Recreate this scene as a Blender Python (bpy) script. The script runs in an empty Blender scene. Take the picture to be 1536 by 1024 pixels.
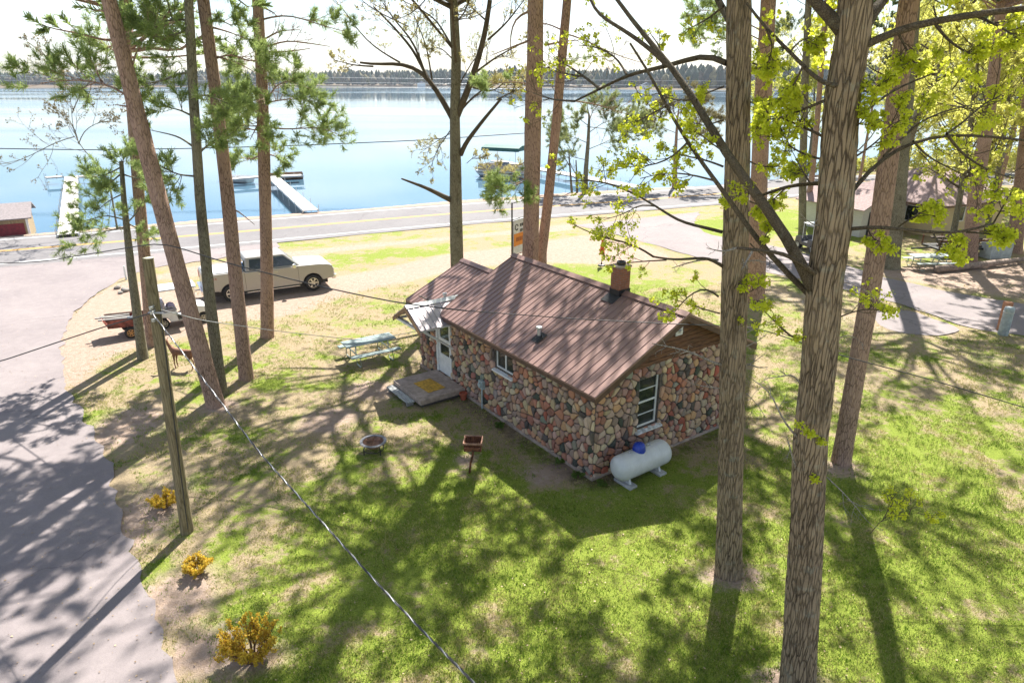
import bpy, bmesh, math, random
import numpy as np
from mathutils import Vector, Matrix
random.seed(7); RNG=np.random.default_rng(11)
scn=bpy.context.scene; COL=scn.collection
R=math.radians
# ------------------------------------------------------------------ survey helpers (where things stand on the ground)
H=10.; F=1024.; TH=math.atan(395/1024.); CT,ST=math.cos(TH),math.sin(TH)
def ray(u,v):
    a=(u-768)/F; b=(512-v)/F
    return np.array((a,CT+ST*b,-ST+CT*b))
def g(u,v,z=0.):
    d=ray(u,v); k=(z-H)/d[2]; return (d[0]*k,d[1]*k)
def atY(u,v,Y):
    d=ray(u,v); k=Y/d[1]; return np.array((d[0]*k,Y,H+d[2]*k))
def proj(X,Y,Z):
    d=Y*CT-(Z-H)*ST; up=Y*ST+(Z-H)*CT
    return 768+F*X/d, 512-F*up/d
# ------------------------------------------------------------------ node helpers
def newmat(name):
    m=bpy.data.materials.new(name); m.use_nodes=True
    nt=m.node_tree; nt.nodes.clear(); o=nt.nodes.new('ShaderNodeOutputMaterial'); return m,nt,o
class N:
    def __init__(s,nt): s.nt=nt
    def n(s,t,ins={},**kw):
        x=s.nt.nodes.new(t)
        for k,v in kw.items(): setattr(x,k,v)
        for k,v in ins.items():
            if hasattr(v,'is_output'): s.nt.links.new(v,x.inputs[k])
            else: x.inputs[k].default_value=v
        return x
    def mix(s,f,a,b,bt='MIX'):
        x=s.nt.nodes.new('ShaderNodeMix'); x.data_type='RGBA'; x.blend_type=bt
        for i,v in ((0,f),(6,a),(7,b)):
            if hasattr(v,'is_output'): s.nt.links.new(v,x.inputs[i])
            else: x.inputs[i].default_value=(v if i==0 else tuple(v)+(1,) if len(v)==3 else v)
        return x.outputs[2]
    def noise(s,vec,sc,det=4,rough=.6,dist=0):
        return s.n('ShaderNodeTexNoise',{'Vector':vec,'Scale':sc,'Detail':det,'Roughness':rough,'Distortion':dist}).outputs['Fac']
    def ramp(s,f,pts,interp='LINEAR'):
        x=s.nt.nodes.new('ShaderNodeValToRGB'); s.nt.links.new(f,x.inputs[0]); cr=x.color_ramp; cr.interpolation=interp
        while len(cr.elements)<len(pts): cr.elements.new(.5)
        for e,(p,c) in zip(cr.elements,pts):
            e.position=p; e.color=(c,c,c,1) if not hasattr(c,'__len__') else tuple(c)+(1,)
        return x.outputs[0]
    def math(s,op,a,b=0.,c=0.,clamp=False):
        x=s.nt.nodes.new('ShaderNodeMath'); x.operation=op; x.use_clamp=clamp
        for i,v in enumerate((a,b,c)):
            if hasattr(v,'is_output'): s.nt.links.new(v,x.inputs[i])
            else: x.inputs[i].default_value=v
        return x.outputs[0]
    def scale(s,vec,sc):
        return s.n('ShaderNodeMapping',{'Vector':vec,'Scale':sc}).outputs[0]
    def bump(s,h,st,d=.02):
        return s.n('ShaderNodeBump',{'Height':h,'Strength':st,'Distance':d}).outputs[0]
MC={}
def mat(name,col,rough=.6,metal=0.,var=.15,vs=6.,bump=0.,bs=40.,spec=.5,col2=None,coat=0.,aniso=(1,1,1)):
    if name in MC: return MC[name]
    m,nt,o=newmat(name); k=N(nt)
    tc=k.n('ShaderNodeTexCoord').outputs['Object']; tcs=k.scale(tc,aniso)
    a=k.noise(tcs,vs,5,.65)
    c2=col2 or tuple(c*(1-var*1.6) for c in col); c1=tuple(min(1,c*(1+var)) for c in col) if not col2 else col
    cc=k.mix(k.ramp(a,[(.35,0.),(.65,1.)]),c2,c1)
    rr=k.math('MULTIPLY_ADD',k.noise(tcs,vs*2.3,3),.25,rough-.12)
    b=k.n('ShaderNodeBsdfPrincipled',{'Base Color':cc,'Roughness':rr,'Metallic':metal,'Specular IOR Level':spec,'Coat Weight':coat})
    if bump: nt.links.new(k.bump(k.noise(tcs,bs,4,.7),bump,.01),b.inputs['Normal'])
    nt.links.new(b.outputs[0],o.inputs[0]); MC[name]=m; return m
def glassmat():
    if 'window_glass' in MC: return MC['window_glass']
    m,nt,o=newmat('window_glass'); k=N(nt)
    tc=k.n('ShaderNodeTexCoord').outputs['Object']
    b=k.n('ShaderNodeBsdfPrincipled',{'Base Color':k.mix(k.noise(tc,3.,2),(.012,.018,.016),(.03,.04,.035)),'Roughness':.06,'Specular IOR Level':.8})
    nt.links.new(k.bump(k.noise(tc,2.5,1),.06,.02),b.inputs['Normal'])
    nt.links.new(b.outputs[0],o.inputs[0]); MC['window_glass']=m; return m
# ------------------------------------------------------------------ mesh helpers
class MB:
    def __init__(s): s.v=[]; s.f=[]
    def add(s,vs,fs,M=None):
        o=len(s.v)
        for p in vs:
            p=Vector(p); s.v.append(tuple(M@p) if M else tuple(p))
        s.f+= [tuple(i+o for i in f) for f in fs]; return s
    def box(s,x0,x1,y0,y1,z0,z1,M=None):
        return s.add([(x0,y0,z0),(x1,y0,z0),(x1,y1,z0),(x0,y1,z0),(x0,y0,z1),(x1,y0,z1),(x1,y1,z1),(x0,y1,z1)],
          [(0,3,2,1),(4,5,6,7),(0,1,5,4),(1,2,6,5),(2,3,7,6),(3,0,4,7)],M)
    def hexa(s,b,t,M=None):      # bottom quad, top quad (ccw from above)
        return s.add(list(b)+list(t),[(0,3,2,1),(4,5,6,7),(0,1,5,4),(1,2,6,5),(2,3,7,6),(3,0,4,7)],M)
    def prism(s,poly,a0,a1,ax='y',M=None):   # polygon in the other two coordinates, extruded along ax
        n=len(poly)
        def q(p,a): return (p[0],a,p[1]) if ax=='y' else ((a,p[0],p[1]) if ax=='x' else (p[0],p[1],a))
        return s.add([q(p,a0) for p in poly]+[q(p,a1) for p in poly],
          [tuple(range(n)),tuple(range(2*n-1,n-1,-1))]+[(i,i+n,(i+1)%n+n,(i+1)%n) for i in range(n)],M)
    def tube(s,pts,r,n=10,caps=True,M=None):
        pts=[Vector(p) for p in pts]; K=len(pts); rs=r if hasattr(r,'__len__') else [r]*K
        d=(pts[-1]-pts[0]); 
        if d.length<1e-6: d=pts[1]-pts[0]
        d.normalize(); ref=Vector((0,0,1)) if abs(d.z)<.85 else Vector((1,0,0))
        vs=[]
        for i,p in enumerate(pts):
            t=(pts[min(i+1,K-1)]-pts[max(i-1,0)]).normalized()
            if abs(t.dot(ref))>.98: rf=Vector((0,1,0))
            else: rf=ref
            x=t.cross(rf).normalized(); y=t.cross(x)
            for j in range(n):
                a=2*math.pi*j/n; vs.append(p+x*math.cos(a)*rs[i]+y*math.sin(a)*rs[i])
        fs=[(i*n+j,i*n+(j+1)%n,(i+1)*n+(j+1)%n,(i+1)*n+j) for i in range(K-1) for j in range(n)]
        if caps: fs+=[tuple(range(n)),tuple(range(K*n-1,(K-1)*n-1,-1))]
        return s.add(vs,fs,M)
    def lathe(s,prof,n=24,M=None):    # (r,z)
        vs=[];K=len(prof)
        for r,z in prof:
            for j in range(n):
                a=2*math.pi*j/n; vs.append((r*math.cos(a),r*math.sin(a),z))
        return s.add(vs,[(i*n+j,i*n+(j+1)%n,(i+1)*n+(j+1)%n,(i+1)*n+j) for i in range(K-1) for j in range(n)],M)
def link(o,parent=None):
    COL.objects.link(o)
    if parent: o.parent=parent
    return o
def obj(name,mb,m,parent=None,smooth=False,bevel=0,fixn=True,cols=None):
    me=bpy.data.meshes.new(name)
    if isinstance(mb,MB): me.from_pydata(mb.v,[],mb.f)
    else:
        V,Fc=mb; V=np.asarray(V,np.float32); Fc=np.asarray(Fc,np.int32)
        me.vertices.add(len(V)); me.vertices.foreach_set('co',V.ravel()); k=Fc.shape[1]
        me.loops.add(Fc.size); me.loops.foreach_set('vertex_index',Fc.ravel())
        me.polygons.add(len(Fc)); me.polygons.foreach_set('loop_start',np.arange(0,Fc.size,k,dtype=np.int32)); me.update(calc_edges=True)
    if isinstance(mb,MB) and fixn:
        bm=bmesh.new(); bm.from_mesh(me); bmesh.ops.recalc_face_normals(bm,faces=bm.faces); bm.to_mesh(me); bm.free()
    if cols is not None:
        a=me.color_attributes.new('col','FLOAT_COLOR','POINT'); c=np.ones((len(me.vertices),4),np.float32); c[:,:3]=cols; a.data.foreach_set('color',c.ravel())
    if smooth: me.polygons.foreach_set('use_smooth',[True]*len(me.polygons))
    me.materials.append(m); me.update(); o=bpy.data.objects.new(name,me); link(o,parent)
    if bevel:
        b=o.modifiers.new('b','BEVEL'); b.width=bevel; b.segments=2; b.limit_method='ANGLE'; b.angle_limit=R(35)
        if smooth is not None and bevel>.012: 
            me.polygons.foreach_set('use_smooth',[True]*len(me.polygons)); w=o.modifiers.new('w','WEIGHTED_NORMAL'); w.keep_sharp=False
    return o
def tag(o,label,cat,group=None,kind=None):
    if kind: o['kind']=kind
    if label: o['label']=label
    if cat: o['category']=cat
    if group: o['group']=group
    return o
def thing(name,label,cat,loc=(0,0,0),rz=0,group=None,sc=1):
    o=bpy.data.objects.new(name,None); o.empty_display_size=.2; o.location=loc; o.rotation_euler=(0,0,rz); o.scale=(sc,sc,sc)
    return tag(link(o),label,cat,group)
def struct(name,mb,m,cols=None,smooth=False):
    o=obj(name,mb,m,smooth=smooth,cols=cols); o['kind']='structure'; return o
def dup(t,loc,rz,label,group=None,sc=None):
    r=t.copy(); COL.objects.link(r); r.location=loc; r.rotation_euler=(0,0,rz); r['label']=label
    if sc is not None: r.scale=sc
    if group: r['group']=group
    for ch in list(t.children):
        c=ch.copy(); COL.objects.link(c); c.parent=r
        for q in ch.children:
            d=q.copy(); COL.objects.link(d); d.parent=c
    return r
# ------------------------------------------------------------------ palette
M_white=mat('white_paint',(.72,.73,.72),.45,var=.07,bump=.1)
M_galv=mat('galvanised_metal',(.5,.52,.53),.4,.6,var=.12)
M_black=mat('black_metal',(.025,.025,.027),.45,.3)
M_rub=mat('tyre_rubber',(.022,.022,.022),.85,bump=.2)
M_chrome=mat('chrome',(.7,.7,.7),.18,.95,var=.05)
M_wood_g=mat('grey_weathered_wood',(.30,.29,.27),.85,var=.3,vs=5,bump=.4,bs=30,aniso=(1,12,12))
M_cedar=mat('brown_siding',(.15,.065,.032),.7,var=.45,vs=3,bump=.3,bs=20,aniso=(1,1,9))
M_conc=mat('concrete',(.36,.285,.24),.9,var=.2,vs=5,bump=.3)
M_wire=mat('wire_insulation',(.035,.035,.038),.5)
M_wire_al=mat('aluminium_strand',(.42,.42,.43),.38,.7)
# ------------------------------------------------------------------ world and sun
SUN_EL,SUN_AZ=R(51.5),R(15)
w=bpy.data.worlds.new('World'); scn.world=w; w.use_nodes=True; nt=w.node_tree; nt.nodes.clear()
sky=nt.nodes.new('ShaderNodeTexSky'); sky.sky_type='NISHITA'; sky.sun_disc=False; sky.sun_elevation=SUN_EL; sky.sun_rotation=SUN_AZ; sky.dust_density=.8; sky.air_density=1.; sky.ozone_density=3.
bg=nt.nodes.new('ShaderNodeBackground'); bg.inputs[1].default_value=.06; wo=nt.nodes.new('ShaderNodeOutputWorld')
kk=N(nt); gv=kk.n('ShaderNodeTexCoord').outputs['Generated']; sz=kk.n('ShaderNodeSeparateXYZ',{0:gv}); dz=kk.math('ADD',kk.math('MAXIMUM',sz.outputs[2],0.),.12)
cvv=kk.n('ShaderNodeCombineXYZ',{0:kk.math('DIVIDE',sz.outputs[0],dz),1:kk.math('DIVIDE',sz.outputs[1],dz),2:0.}).outputs[0]
cl=kk.ramp(kk.noise(kk.scale(cvv,(.7,1.3,1)),1.1,6,.58,.5),[(.44,0.),(.66,1.)])
nt.links.new(kk.mix(kk.math('MULTIPLY',cl,.7),sky.outputs[0],(9.5,9.8,10.3)),bg.inputs[0]); nt.links.new(bg.outputs[0],wo.inputs[0])
sd=bpy.data.lights.new('sun','SUN'); sd.energy=5.0; sd.angle=R(.55); sd.color=(1,.955,.88)
so=bpy.data.objects.new('sun',sd); link(so); S=Vector((math.sin(SUN_AZ)*math.cos(SUN_EL),math.cos(SUN_AZ)*math.cos(SUN_EL),math.sin(SUN_EL)))
so.rotation_euler=S.to_track_quat('Z','Y').to_euler(); so.location=(20,60,60)
cd=bpy.data.cameras.new('camera'); cam=bpy.data.objects.new('camera',cd); link(cam); scn.camera=cam
cd.sensor_width=36; cd.lens=24; cd.clip_end=6000; cd.clip_start=.1; cam.location=(0,0,H); cam.rotation_euler=(R(90)-TH,0,0)
scn.view_settings.view_transform='Standard'; scn.view_settings.look='None'; scn.view_settings.exposure=1.55; scn.view_settings.gamma=1
scn.render.engine='CYCLES'; scn.cycles.max_bounces=5; scn.cycles.transparent_max_bounces=6; scn.cycles.volume_bounces=0; scn.cycles.use_denoising=True
# ------------------------------------------------------------------ terrain
def interp_poly(px):   # pixel survey line -> world polyline
    return np.array([g(*p) for p in px])
shore_px=[(-500,395),(0,349),(300,325),(550,308),(690,296),(850,285),(960,279),(1084,274),(1152,266),(1230,258),(1310,251),(1360,243),(1450,236),(1536,232),(1700,226)]
SH=interp_poly(shore_px); SH=np.vstack([[-400,SH[0,1]-40],SH,[160,118],[600,210],[2500,600]])
def shoreY(x): return np.interp(x,SH[:,0],SH[:,1])
def farY(x): return np.interp(x,[-3000,-520,-300,-60,60,160,330,3000],[900,900,960,940,820,700,690,720])
def vn(x,y,s,seed=0):    # cheap smooth value noise
    rs=np.random.RandomState(seed); T=rs.rand(256,256); X=x/s; Y=y/s; i=np.floor(X).astype(int); j=np.floor(Y).astype(int); fx=X-i; fy=Y-j
    fx=fx*fx*(3-2*fx); fy=fy*fy*(3-2*fy); q=lambda a,b:T[a%256,b%256]
    return (q(i,j)*(1-fx)+q(i+1,j)*fx)*(1-fy)+(q(i,j+1)*(1-fx)+q(i+1,j+1)*fx)*fy
def axis(lo,hi,step,far,grow=1.25):
    a=list(np.arange(lo,hi,step)); s=step
    while a[-1]<far: s*=grow; a.append(a[-1]+s)
    s=step; b=[lo]
    while b[-1]>-far: s*=grow; b.append(b[-1]-s)
    return np.array(b[:0:-1]+a)
def hgt(X,Y):
    d=shoreY(X)-Y
    land=np.clip(d/1.6,0,1); z=-1.6+1.6*land*land*(3-2*land)
    z=np.where(d<0,-1.6-np.clip(-d*.03,0,2.),z)
    df=Y-farY(X); z=np.where(df>-30,np.clip(-2.5+ (df+30)*.09,-2.5,2.5)+np.clip(df*.02,0,12),z)
    sp=np.exp(-((Y-(505+vn(X,Y*0,60,5)*10))/9.)**2)*np.clip((-110-X)/60,0,1); z=np.maximum(z,-2.5+sp*2.55)
    return z
ax=axis(-46,62,.4,2600); ay=axis(6,100,.4,2600)
GX,GY=np.meshgrid(ax,ay); GZ=hgt(GX,GY)
nx,ny=len(ax),len(ay)
def inpoly(px,X,Y,world=False):
    P=np.array(px) if world else interp_poly(px); c=np.zeros(X.shape,bool); n=len(P)
    for i in range(n):
        x0,y0=P[i]; x1,y1=P[i-1]
        if y0==y1: continue
        cond=((y0>Y)!=(y1>Y))&(X<(x1-x0)*(Y-y0)/(y1-y0)+x0); c^=cond
    return c
def soft(m,it=3):
    m=m.astype(float)
    for _ in range(it):
        m=(m+np.roll(m,1,0)+np.roll(m,-1,0)+np.roll(m,1,1)+np.roll(m,-1,1))/5
    return m
def blob(u,v,rx,ry):
    x,y=g(u,v); return np.exp(-(((GX-x)/rx)**2+((GY-y)/ry)**2))
dirt=soft(inpoly([(80,590),(85,500),(120,455),(190,420),(330,440),(430,425),(520,412),(600,398),(680,380),(780,368),(880,352),(985,372),(1010,392),(900,396),(800,392),(700,402),(600,425),(520,440),(470,462),(400,480),(330,480),(280,505),(215,515),(150,540),(120,600)],GX,GY),5)
dirt=np.maximum(dirt,.75*soft(inpoly([(290,398),(420,378),(560,364),(700,352),(860,335),(870,345),(700,358),(560,372),(430,388),(330,412),(190,425)],GX,GY),2))
dirt=np.maximum(dirt,.7*soft(inpoly([(1310,400),(1440,395),(1560,390),(1560,455),(1470,440),(1400,430),(1320,415)],GX,GY),3))
dirt=np.maximum(dirt,.5*soft(inpoly([(1040,395),(1120,410),(1300,470),(1420,520),(1540,540),(1540,560),(1300,500),(1120,440)],GX,GY),4))
dirt=np.maximum(dirt,.8*soft((GY>shoreY(GX)-3.2)&(GY<shoreY(GX)+30),3)); dirt[GY>300]=0; dirt=np.maximum(dirt,.25*soft((GY>27)&(GY<62)&(GX<20)&(GX>-40),3))
for q in [(190,640,1.2,2),(210,780,.9,2.2),(265,900,1,1.2),(300,980,.8,.8),(380,985,.9,.5),(500,625,1.1,.8),(820,720,.6,.5),(840,705,1.5,.45),(700,690,.4,.5),(330,610,.8,.7),(560,585,1.4,1.),(1095,860,.9,.6),(1195,1030,.9,.6),(1262,700,.8,.6),(480,640,1.,.6)]:
    dirt=np.maximum(dirt,.85*blob(*q))
# worn strip under the eaves
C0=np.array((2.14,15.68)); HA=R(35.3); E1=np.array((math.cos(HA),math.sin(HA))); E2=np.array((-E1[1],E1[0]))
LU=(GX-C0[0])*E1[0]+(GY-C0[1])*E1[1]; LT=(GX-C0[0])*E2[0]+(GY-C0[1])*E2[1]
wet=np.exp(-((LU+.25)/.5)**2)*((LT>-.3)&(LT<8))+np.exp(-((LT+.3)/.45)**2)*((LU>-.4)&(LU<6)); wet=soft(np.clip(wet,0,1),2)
lush=np.clip(.15+.95*soft(inpoly([(330,1060),(300,900),(420,760),(640,700),(860,740),(1100,700),(1500,600),(1600,1100)],GX,GY),12),0,1)
lush=np.maximum(lush,.7*soft(inpoly([(300,405),(420,395),(560,376),(680,368),(680,380),(560,392),(440,408),(300,425)],GX,GY),2))
lush=np.maximum(lush,1.15*soft(inpoly([(1030,335),(1090,322),(1230,315),(1290,335),(1290,370),(1140,350),(1050,352)],GX,GY),2))
lush=np.maximum(lush,.8*soft(inpoly([(790,395),(900,400),(1000,430),(1060,470),(900,440),(800,420)],GX,GY),3))
lush+= (vn(GX,GY,3.1,3)-.5)*.6
wet=np.where(GY>300,1.,wet); mask=np.stack([np.clip(dirt,0,1),np.clip(lush,0,1.2),np.clip(wet,0,1)],-1).reshape(-1,3)
V=np.stack([GX.ravel(),GY.ravel(),(GZ+(vn(GX,GY,2.3,1)-.5)*.05*(GZ>-.2)*(GY<100)).ravel()],1)
ii,jj=np.meshgrid(np.arange(nx-1),np.arange(ny-1)); a=(jj*nx+ii).ravel()
FQ=np.stack([a,a+1,a+1+nx,a+nx],1)
m,nt,o=newmat('lawn_ground'); k=N(nt)
tc=k.n('ShaderNodeTexCoord').outputs['Object']; at=k.n('ShaderNodeVertexColor',layer_name='col').outputs['Color']
sp=k.n('ShaderNodeSeparateColor',{'Color':at}); dr,lu,we=sp.outputs[0],sp.outputs[1],sp.outputs[2]
n1=k.noise(tc,.8,6,.65); n2=k.noise(tc,5.,6,.75,.4); n3=k.noise(tc,38.,3,.8); n4=k.noise(tc,.33,3,.5)
green=k.mix(k.ramp(n3,[(.25,0.),(.75,1.)]),(.06,.10,.012),(.32,.38,.06))
straw=k.mix(k.ramp(n3,[(.3,0.),(.7,1.)]),(.19,.15,.08),(.43,.335,.225))
gm=k.math('ADD',k.math('MULTIPLY',lu,.20),k.math('MULTIPLY',n2,.6)); gm=k.math('ADD',gm,k.math('MULTIPLY',n1,1.1))
grass=k.mix(k.ramp(gm,[(.86,0.),(1.12,1.)]),straw,green)
pink=k.mix(k.ramp(n2,[(.3,0.),(.7,1.)]),(.29,.205,.15),(.44,.34,.28))
pink=k.mix(k.math('MULTIPLY',k.ramp(n3,[(.35,1.),(.5,0.)]),.5),pink,(.2,.15,.1))
dm=k.math('ADD',dr,k.math('MULTIPLY',k.math('ADD',k.math('SUBTRACT',n2,.5),k.math('SUBTRACT',n1,.5)),.85))
base=k.mix(k.ramp(dm,[(.34,0.),(.62,1.)]),grass,pink)
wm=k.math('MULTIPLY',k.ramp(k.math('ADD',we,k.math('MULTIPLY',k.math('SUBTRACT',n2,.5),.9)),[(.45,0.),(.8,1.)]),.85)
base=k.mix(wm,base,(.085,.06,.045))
b=k.n('ShaderNodeBsdfPrincipled',{'Base Color':base,'Roughness':.95,'Specular IOR Level':.15})
hh=k.math('ADD',n3,k.math('MULTIPLY',n2,1.2)); nt.links.new(k.bump(hh,.75,.06),b.inputs['Normal']); nt.links.new(b.outputs[0],o.inputs[0])
M_lawn=m
struct('ground',(V,FQ),M_lawn,cols=mask,smooth=True)
# water
m,nt,o=newmat('lake_water'); k=N(nt); tc=k.n('ShaderNodeTexCoord').outputs['Object']
r1=k.noise(k.scale(tc,(.6,1.6,1)),1.6,3,.55); r2=k.noise(k.scale(tc,(.004,.012,1)),1.,3,.6)
b=k.n('ShaderNodeBsdfPrincipled',{'Base Color':(.06,.13,.19,1),'Roughness':k.ramp(r2,[(.4,.04),(.62,.16)]),'IOR':1.45,'Specular IOR Level':1.})
nt.links.new(k.bump(r1,k.ramp(r2,[(.4,.03),(.6,.1)]),.08),b.inputs['Normal']); nt.links.new(b.outputs[0],o.inputs[0])
mb=MB(); mb.add([(-2600,20,-.5),(2600,20,-.5),(2600,1300,-.5),(-2600,1300,-.5)],[(0,1,2,3)]); struct('lake',mb,m)
# ------------------------------------------------------------------ roads
def asphalt(name,c1,c2,crack=True):
    m,nt,o=newmat(name); k=N(nt); tc=k.n('ShaderNodeTexCoord').outputs['Object']
    n1=k.noise(tc,.35,5,.6); n2=k.noise(tc,60.,3,.8); n3=k.noise(tc,3.,5,.7)
    c=k.mix(k.ramp(n1,[(.35,0.),(.65,1.)]),c1,c2); c=k.mix(k.math('MULTIPLY',k.ramp(n2,[(.35,1.),(.6,0.)]),.4),c,tuple(x*.45 for x in c1)); c=k.mix(k.math('MULTIPLY',k.ramp(n3,[(.45,0.),(.7,1.)]),.25),c,tuple(x*1.25 for x in c2))
    if crack:
        dv=k.n('ShaderNodeVectorMath',{0:tc,1:k.n('ShaderNodeVectorMath',{0:k.n('ShaderNodeTexNoise',{'Vector':tc,'Scale':1.2,'Detail':4.}).outputs['Color'],3:1.3},operation='SCALE').outputs[0]},operation='ADD').outputs[0]
        e=k.n('ShaderNodeTexVoronoi',{'Vector':dv,'Scale':.09},feature='DISTANCE_TO_EDGE').outputs['Distance']
        c=k.mix(k.math('MULTIPLY',k.ramp(e,[(.0,1.),(.0022,0.)]),.45),c,(.05,.04,.04))
    b=k.n('ShaderNodeBsdfPrincipled',{'Base Color':c,'Roughness':.88,'Specular IOR Level':.3}); nt.links.new(k.bump(n2,.3,.01),b.inputs['Normal']); nt.links.new(b.outputs[0],o.inputs[0]); return m
M_road=asphalt('road_asphalt',(.155,.146,.148),(.19,.18,.18)); M_drive=asphalt('drive_asphalt',(.20,.172,.172),(.25,.217,.212))
def resample(P,step):
    P=np.asarray(P,float); s=np.r_[0,np.cumsum(np.hypot(*np.diff(P,axis=0).T))]; n=max(2,int(s[-1]/step)); t=np.linspace(0,s[-1],n)
    Q=np.stack([np.interp(t,s,P[:,i]) for i in (0,1)],1)
    for _ in range(6): Q[1:-1]=(Q[:-2]+2*Q[1:-1]+Q[2:])/4
    return Q
def ribbon(name,A,B,z,m,n=200):
    def rs(P):
        P=np.asarray(P); s=np.r_[0,np.cumsum(np.hypot(*np.diff(P,axis=0).T))]; t=np.linspace(0,s[-1],n); return np.stack([np.interp(t,s,P[:,i]) for i in (0,1)],1)
    A,B=rs(A),rs(B); V=np.vstack([np.c_[A,np.full(n,z)],np.c_[B,np.full(n,z)]]); i=np.arange(n-1); return struct(name,(V,np.stack([i,i+1,i+1+n,i+n],1)),m)
farw=interp_poly([(0,360.5),(250,342.5),(400,330),(550,316.5),(690,305),(840,294),(1084,281)]); yel=interp_poly([(0,377.5),(190,362),(400,345),(550,331.5),(690,320),(840,309),(941,302),(1084,291)])
# right-hand continuation of the highway
yel=np.vstack([[-60,28.5],[-45,35.4],yel,[33,71],[45,73.5],[70,75],[130,78]]); Y0=resample(yel,1.5)
T=np.gradient(Y0,axis=0); T/=np.hypot(T[:,0],T[:,1])[:,None]; Nn=np.stack([-T[:,1],T[:,0]],1)
off=lambda d:Y0+Nn*d
ribbon('road',off(-4.6),off(4.4),.034,M_road,400)
M_wl=mat('white_road_paint',(.62,.62,.6),.7,var=.12,vs=3); M_yl=mat('yellow_road_paint',(.62,.33,.04),.7,var=.12,vs=3)
ribbon('near_edge_line',off(-3.80),off(-3.62),.040,M_wl,400); ribbon('far_edge_line',off(3.60),off(3.78),.040,M_wl,400)
ribbon('yellow_line_near_stripe',off(-.20),off(-.06),.040,M_yl,400); ribbon('yellow_line_far_stripe',off(.06),off(.20),.040,M_yl,400)
M_grav=mat('gravel_shoulder',(.33,.25,.2),.95,var=.25,vs=12,bump=.5,bs=60)
def rag(P,step=.5,amp=.13,seed=0):
    P=resample(P,step); rs=np.random.RandomState(seed); q=rs.randn(len(P),2)*amp
    for _ in range(1): q[1:-1]=(q[:-2]+q[1:-1]*2+q[2:])/4
    q[0]=q[-1]=0; return P+q
def polysheet(name,P,z,m):
    bm=bmesh.new(); vs=[bm.verts.new((x,y,z)) for x,y in P]; f=bm.faces.new(vs); bmesh.ops.triangulate(bm,faces=[f]); 
    me=bpy.data.meshes.new(name); bm.to_mesh(me); bm.free(); me.materials.append(m); o=bpy.data.objects.new(name,me); link(o); o['kind']='structure'
    if me.polygons[0].normal.z<0: me.flip_normals()
    return o
edge=rag(interp_poly([(420,371),(330,388),(230,402),(185,418),(150,437),(110,470),(95,505),(92,560),(108,605),(140,650),(165,700),(180,760),(200,830),(225,890),(245,950),(262,1000),(275,1060),(300,1300)]),.22,.10,3)
strip=off(-4.3); strip=strip[(strip[:,0]>-45)&(strip[:,0]<edge[0,0]-.5)]
polysheet('driveway',np.vstack([edge,[[-45,4],],strip]),.029,M_drive)
polysheet('side_driveway',np.vstack([rag(interp_poly([(1560,508),(1450,493),(1380,464),(1290,441),(1200,419),(1090,397),(1000,374),(930,353),(862,338)]),.5,.1,5),rag(interp_poly([(1050,318),(1040,335),(1060,352),(1140,365),(1230,385),(1320,414),(1400,434),(1470,446),(1560,460)]),.3,.1,6)]),.025,M_drive)
polysheet('parking_pad',rag(interp_poly([(1318,462),(1380,470),(1450,495),(1420,506),(1340,500),(1305,480),(1318,462)]),.4,.12,8),.021,M_drive)
# ------------------------------------------------------------------ cottage
HC=thing('stone_cottage','small fieldstone cottage with brown metal roof, brick chimney and white door','cottage',(C0[0],C0[1],0),HA)
def voronoi(w,h,sp,seed,relax=0):
    rs=np.random.RandomState(seed); pts=[]
    nx_=int(w/sp)+2; ny_=int(h/sp)+2
    for j in range(-1,ny_):
        for i in range(-1,nx_): pts.append(((i+.5*(j%2))*sp+rs.uniform(-.48,.48)*sp,(j)*sp*.92+rs.uniform(-.48,.48)*sp))
    P=np.array(pts); keep=rs.rand(len(P))>.16; P=P[keep]; cells=[]
    for it in range(relax+1):
        cells=[]
        for q in P:
            d=((P-q)**2).sum(1); idx=np.argsort(d)[1:13]; poly=[(q[0]-sp*1.4,q[1]-sp*1.4),(q[0]+sp*1.4,q[1]-sp*1.4),(q[0]+sp*1.4,q[1]+sp*1.4),(q[0]-sp*1.4,q[1]+sp*1.4)]
            for r in P[idx]:
                nx0,ny0=r-q; c=(nx0*(q[0]+r[0])+ny0*(q[1]+r[1]))/2; poly=clip(poly,nx0,ny0,c)
                if len(poly)<3: break
            cells.append(poly)
        if it<relax:
            P=np.array([np.mean(c,axis=0)*.5+.5*p if len(c)>2 else p for c,p in zip(cells,P)])
    return cells
def clip(poly,a,b,c):    # keep a*x+b*y<=c
    out=[]; n=len(poly)
    for i in range(n):
        p,q=poly[i],poly[(i+1)%n]; dp=a*p[0]+b*p[1]-c; dq=a*q[0]+b*q[1]-c
        if dp<=0: out.append(p)
        if (dp<0<dq) or (dq<0<dp):
            t=dp/(dp-dq); out.append((p[0]+(q[0]-p[0])*t,p[1]+(q[1]-p[1])*t))
    return out
PAL=[((.52,.38,.23),7),((.54,.42,.29),5),((.40,.24,.18),7),((.44,.19,.115),5),((.36,.10,.06),3),((.31,.21,.17),5),((.28,.24,.20),2),((.05,.065,.05),3),((.32,.14,.10),4),((.50,.28,.15),4),((.42,.31,.24),5),((.10,.085,.075),2),((.25,.27,.21),1),((.44,.28,.23),4)]
PC=[p for p,n in PAL for _ in range(n)]
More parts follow.
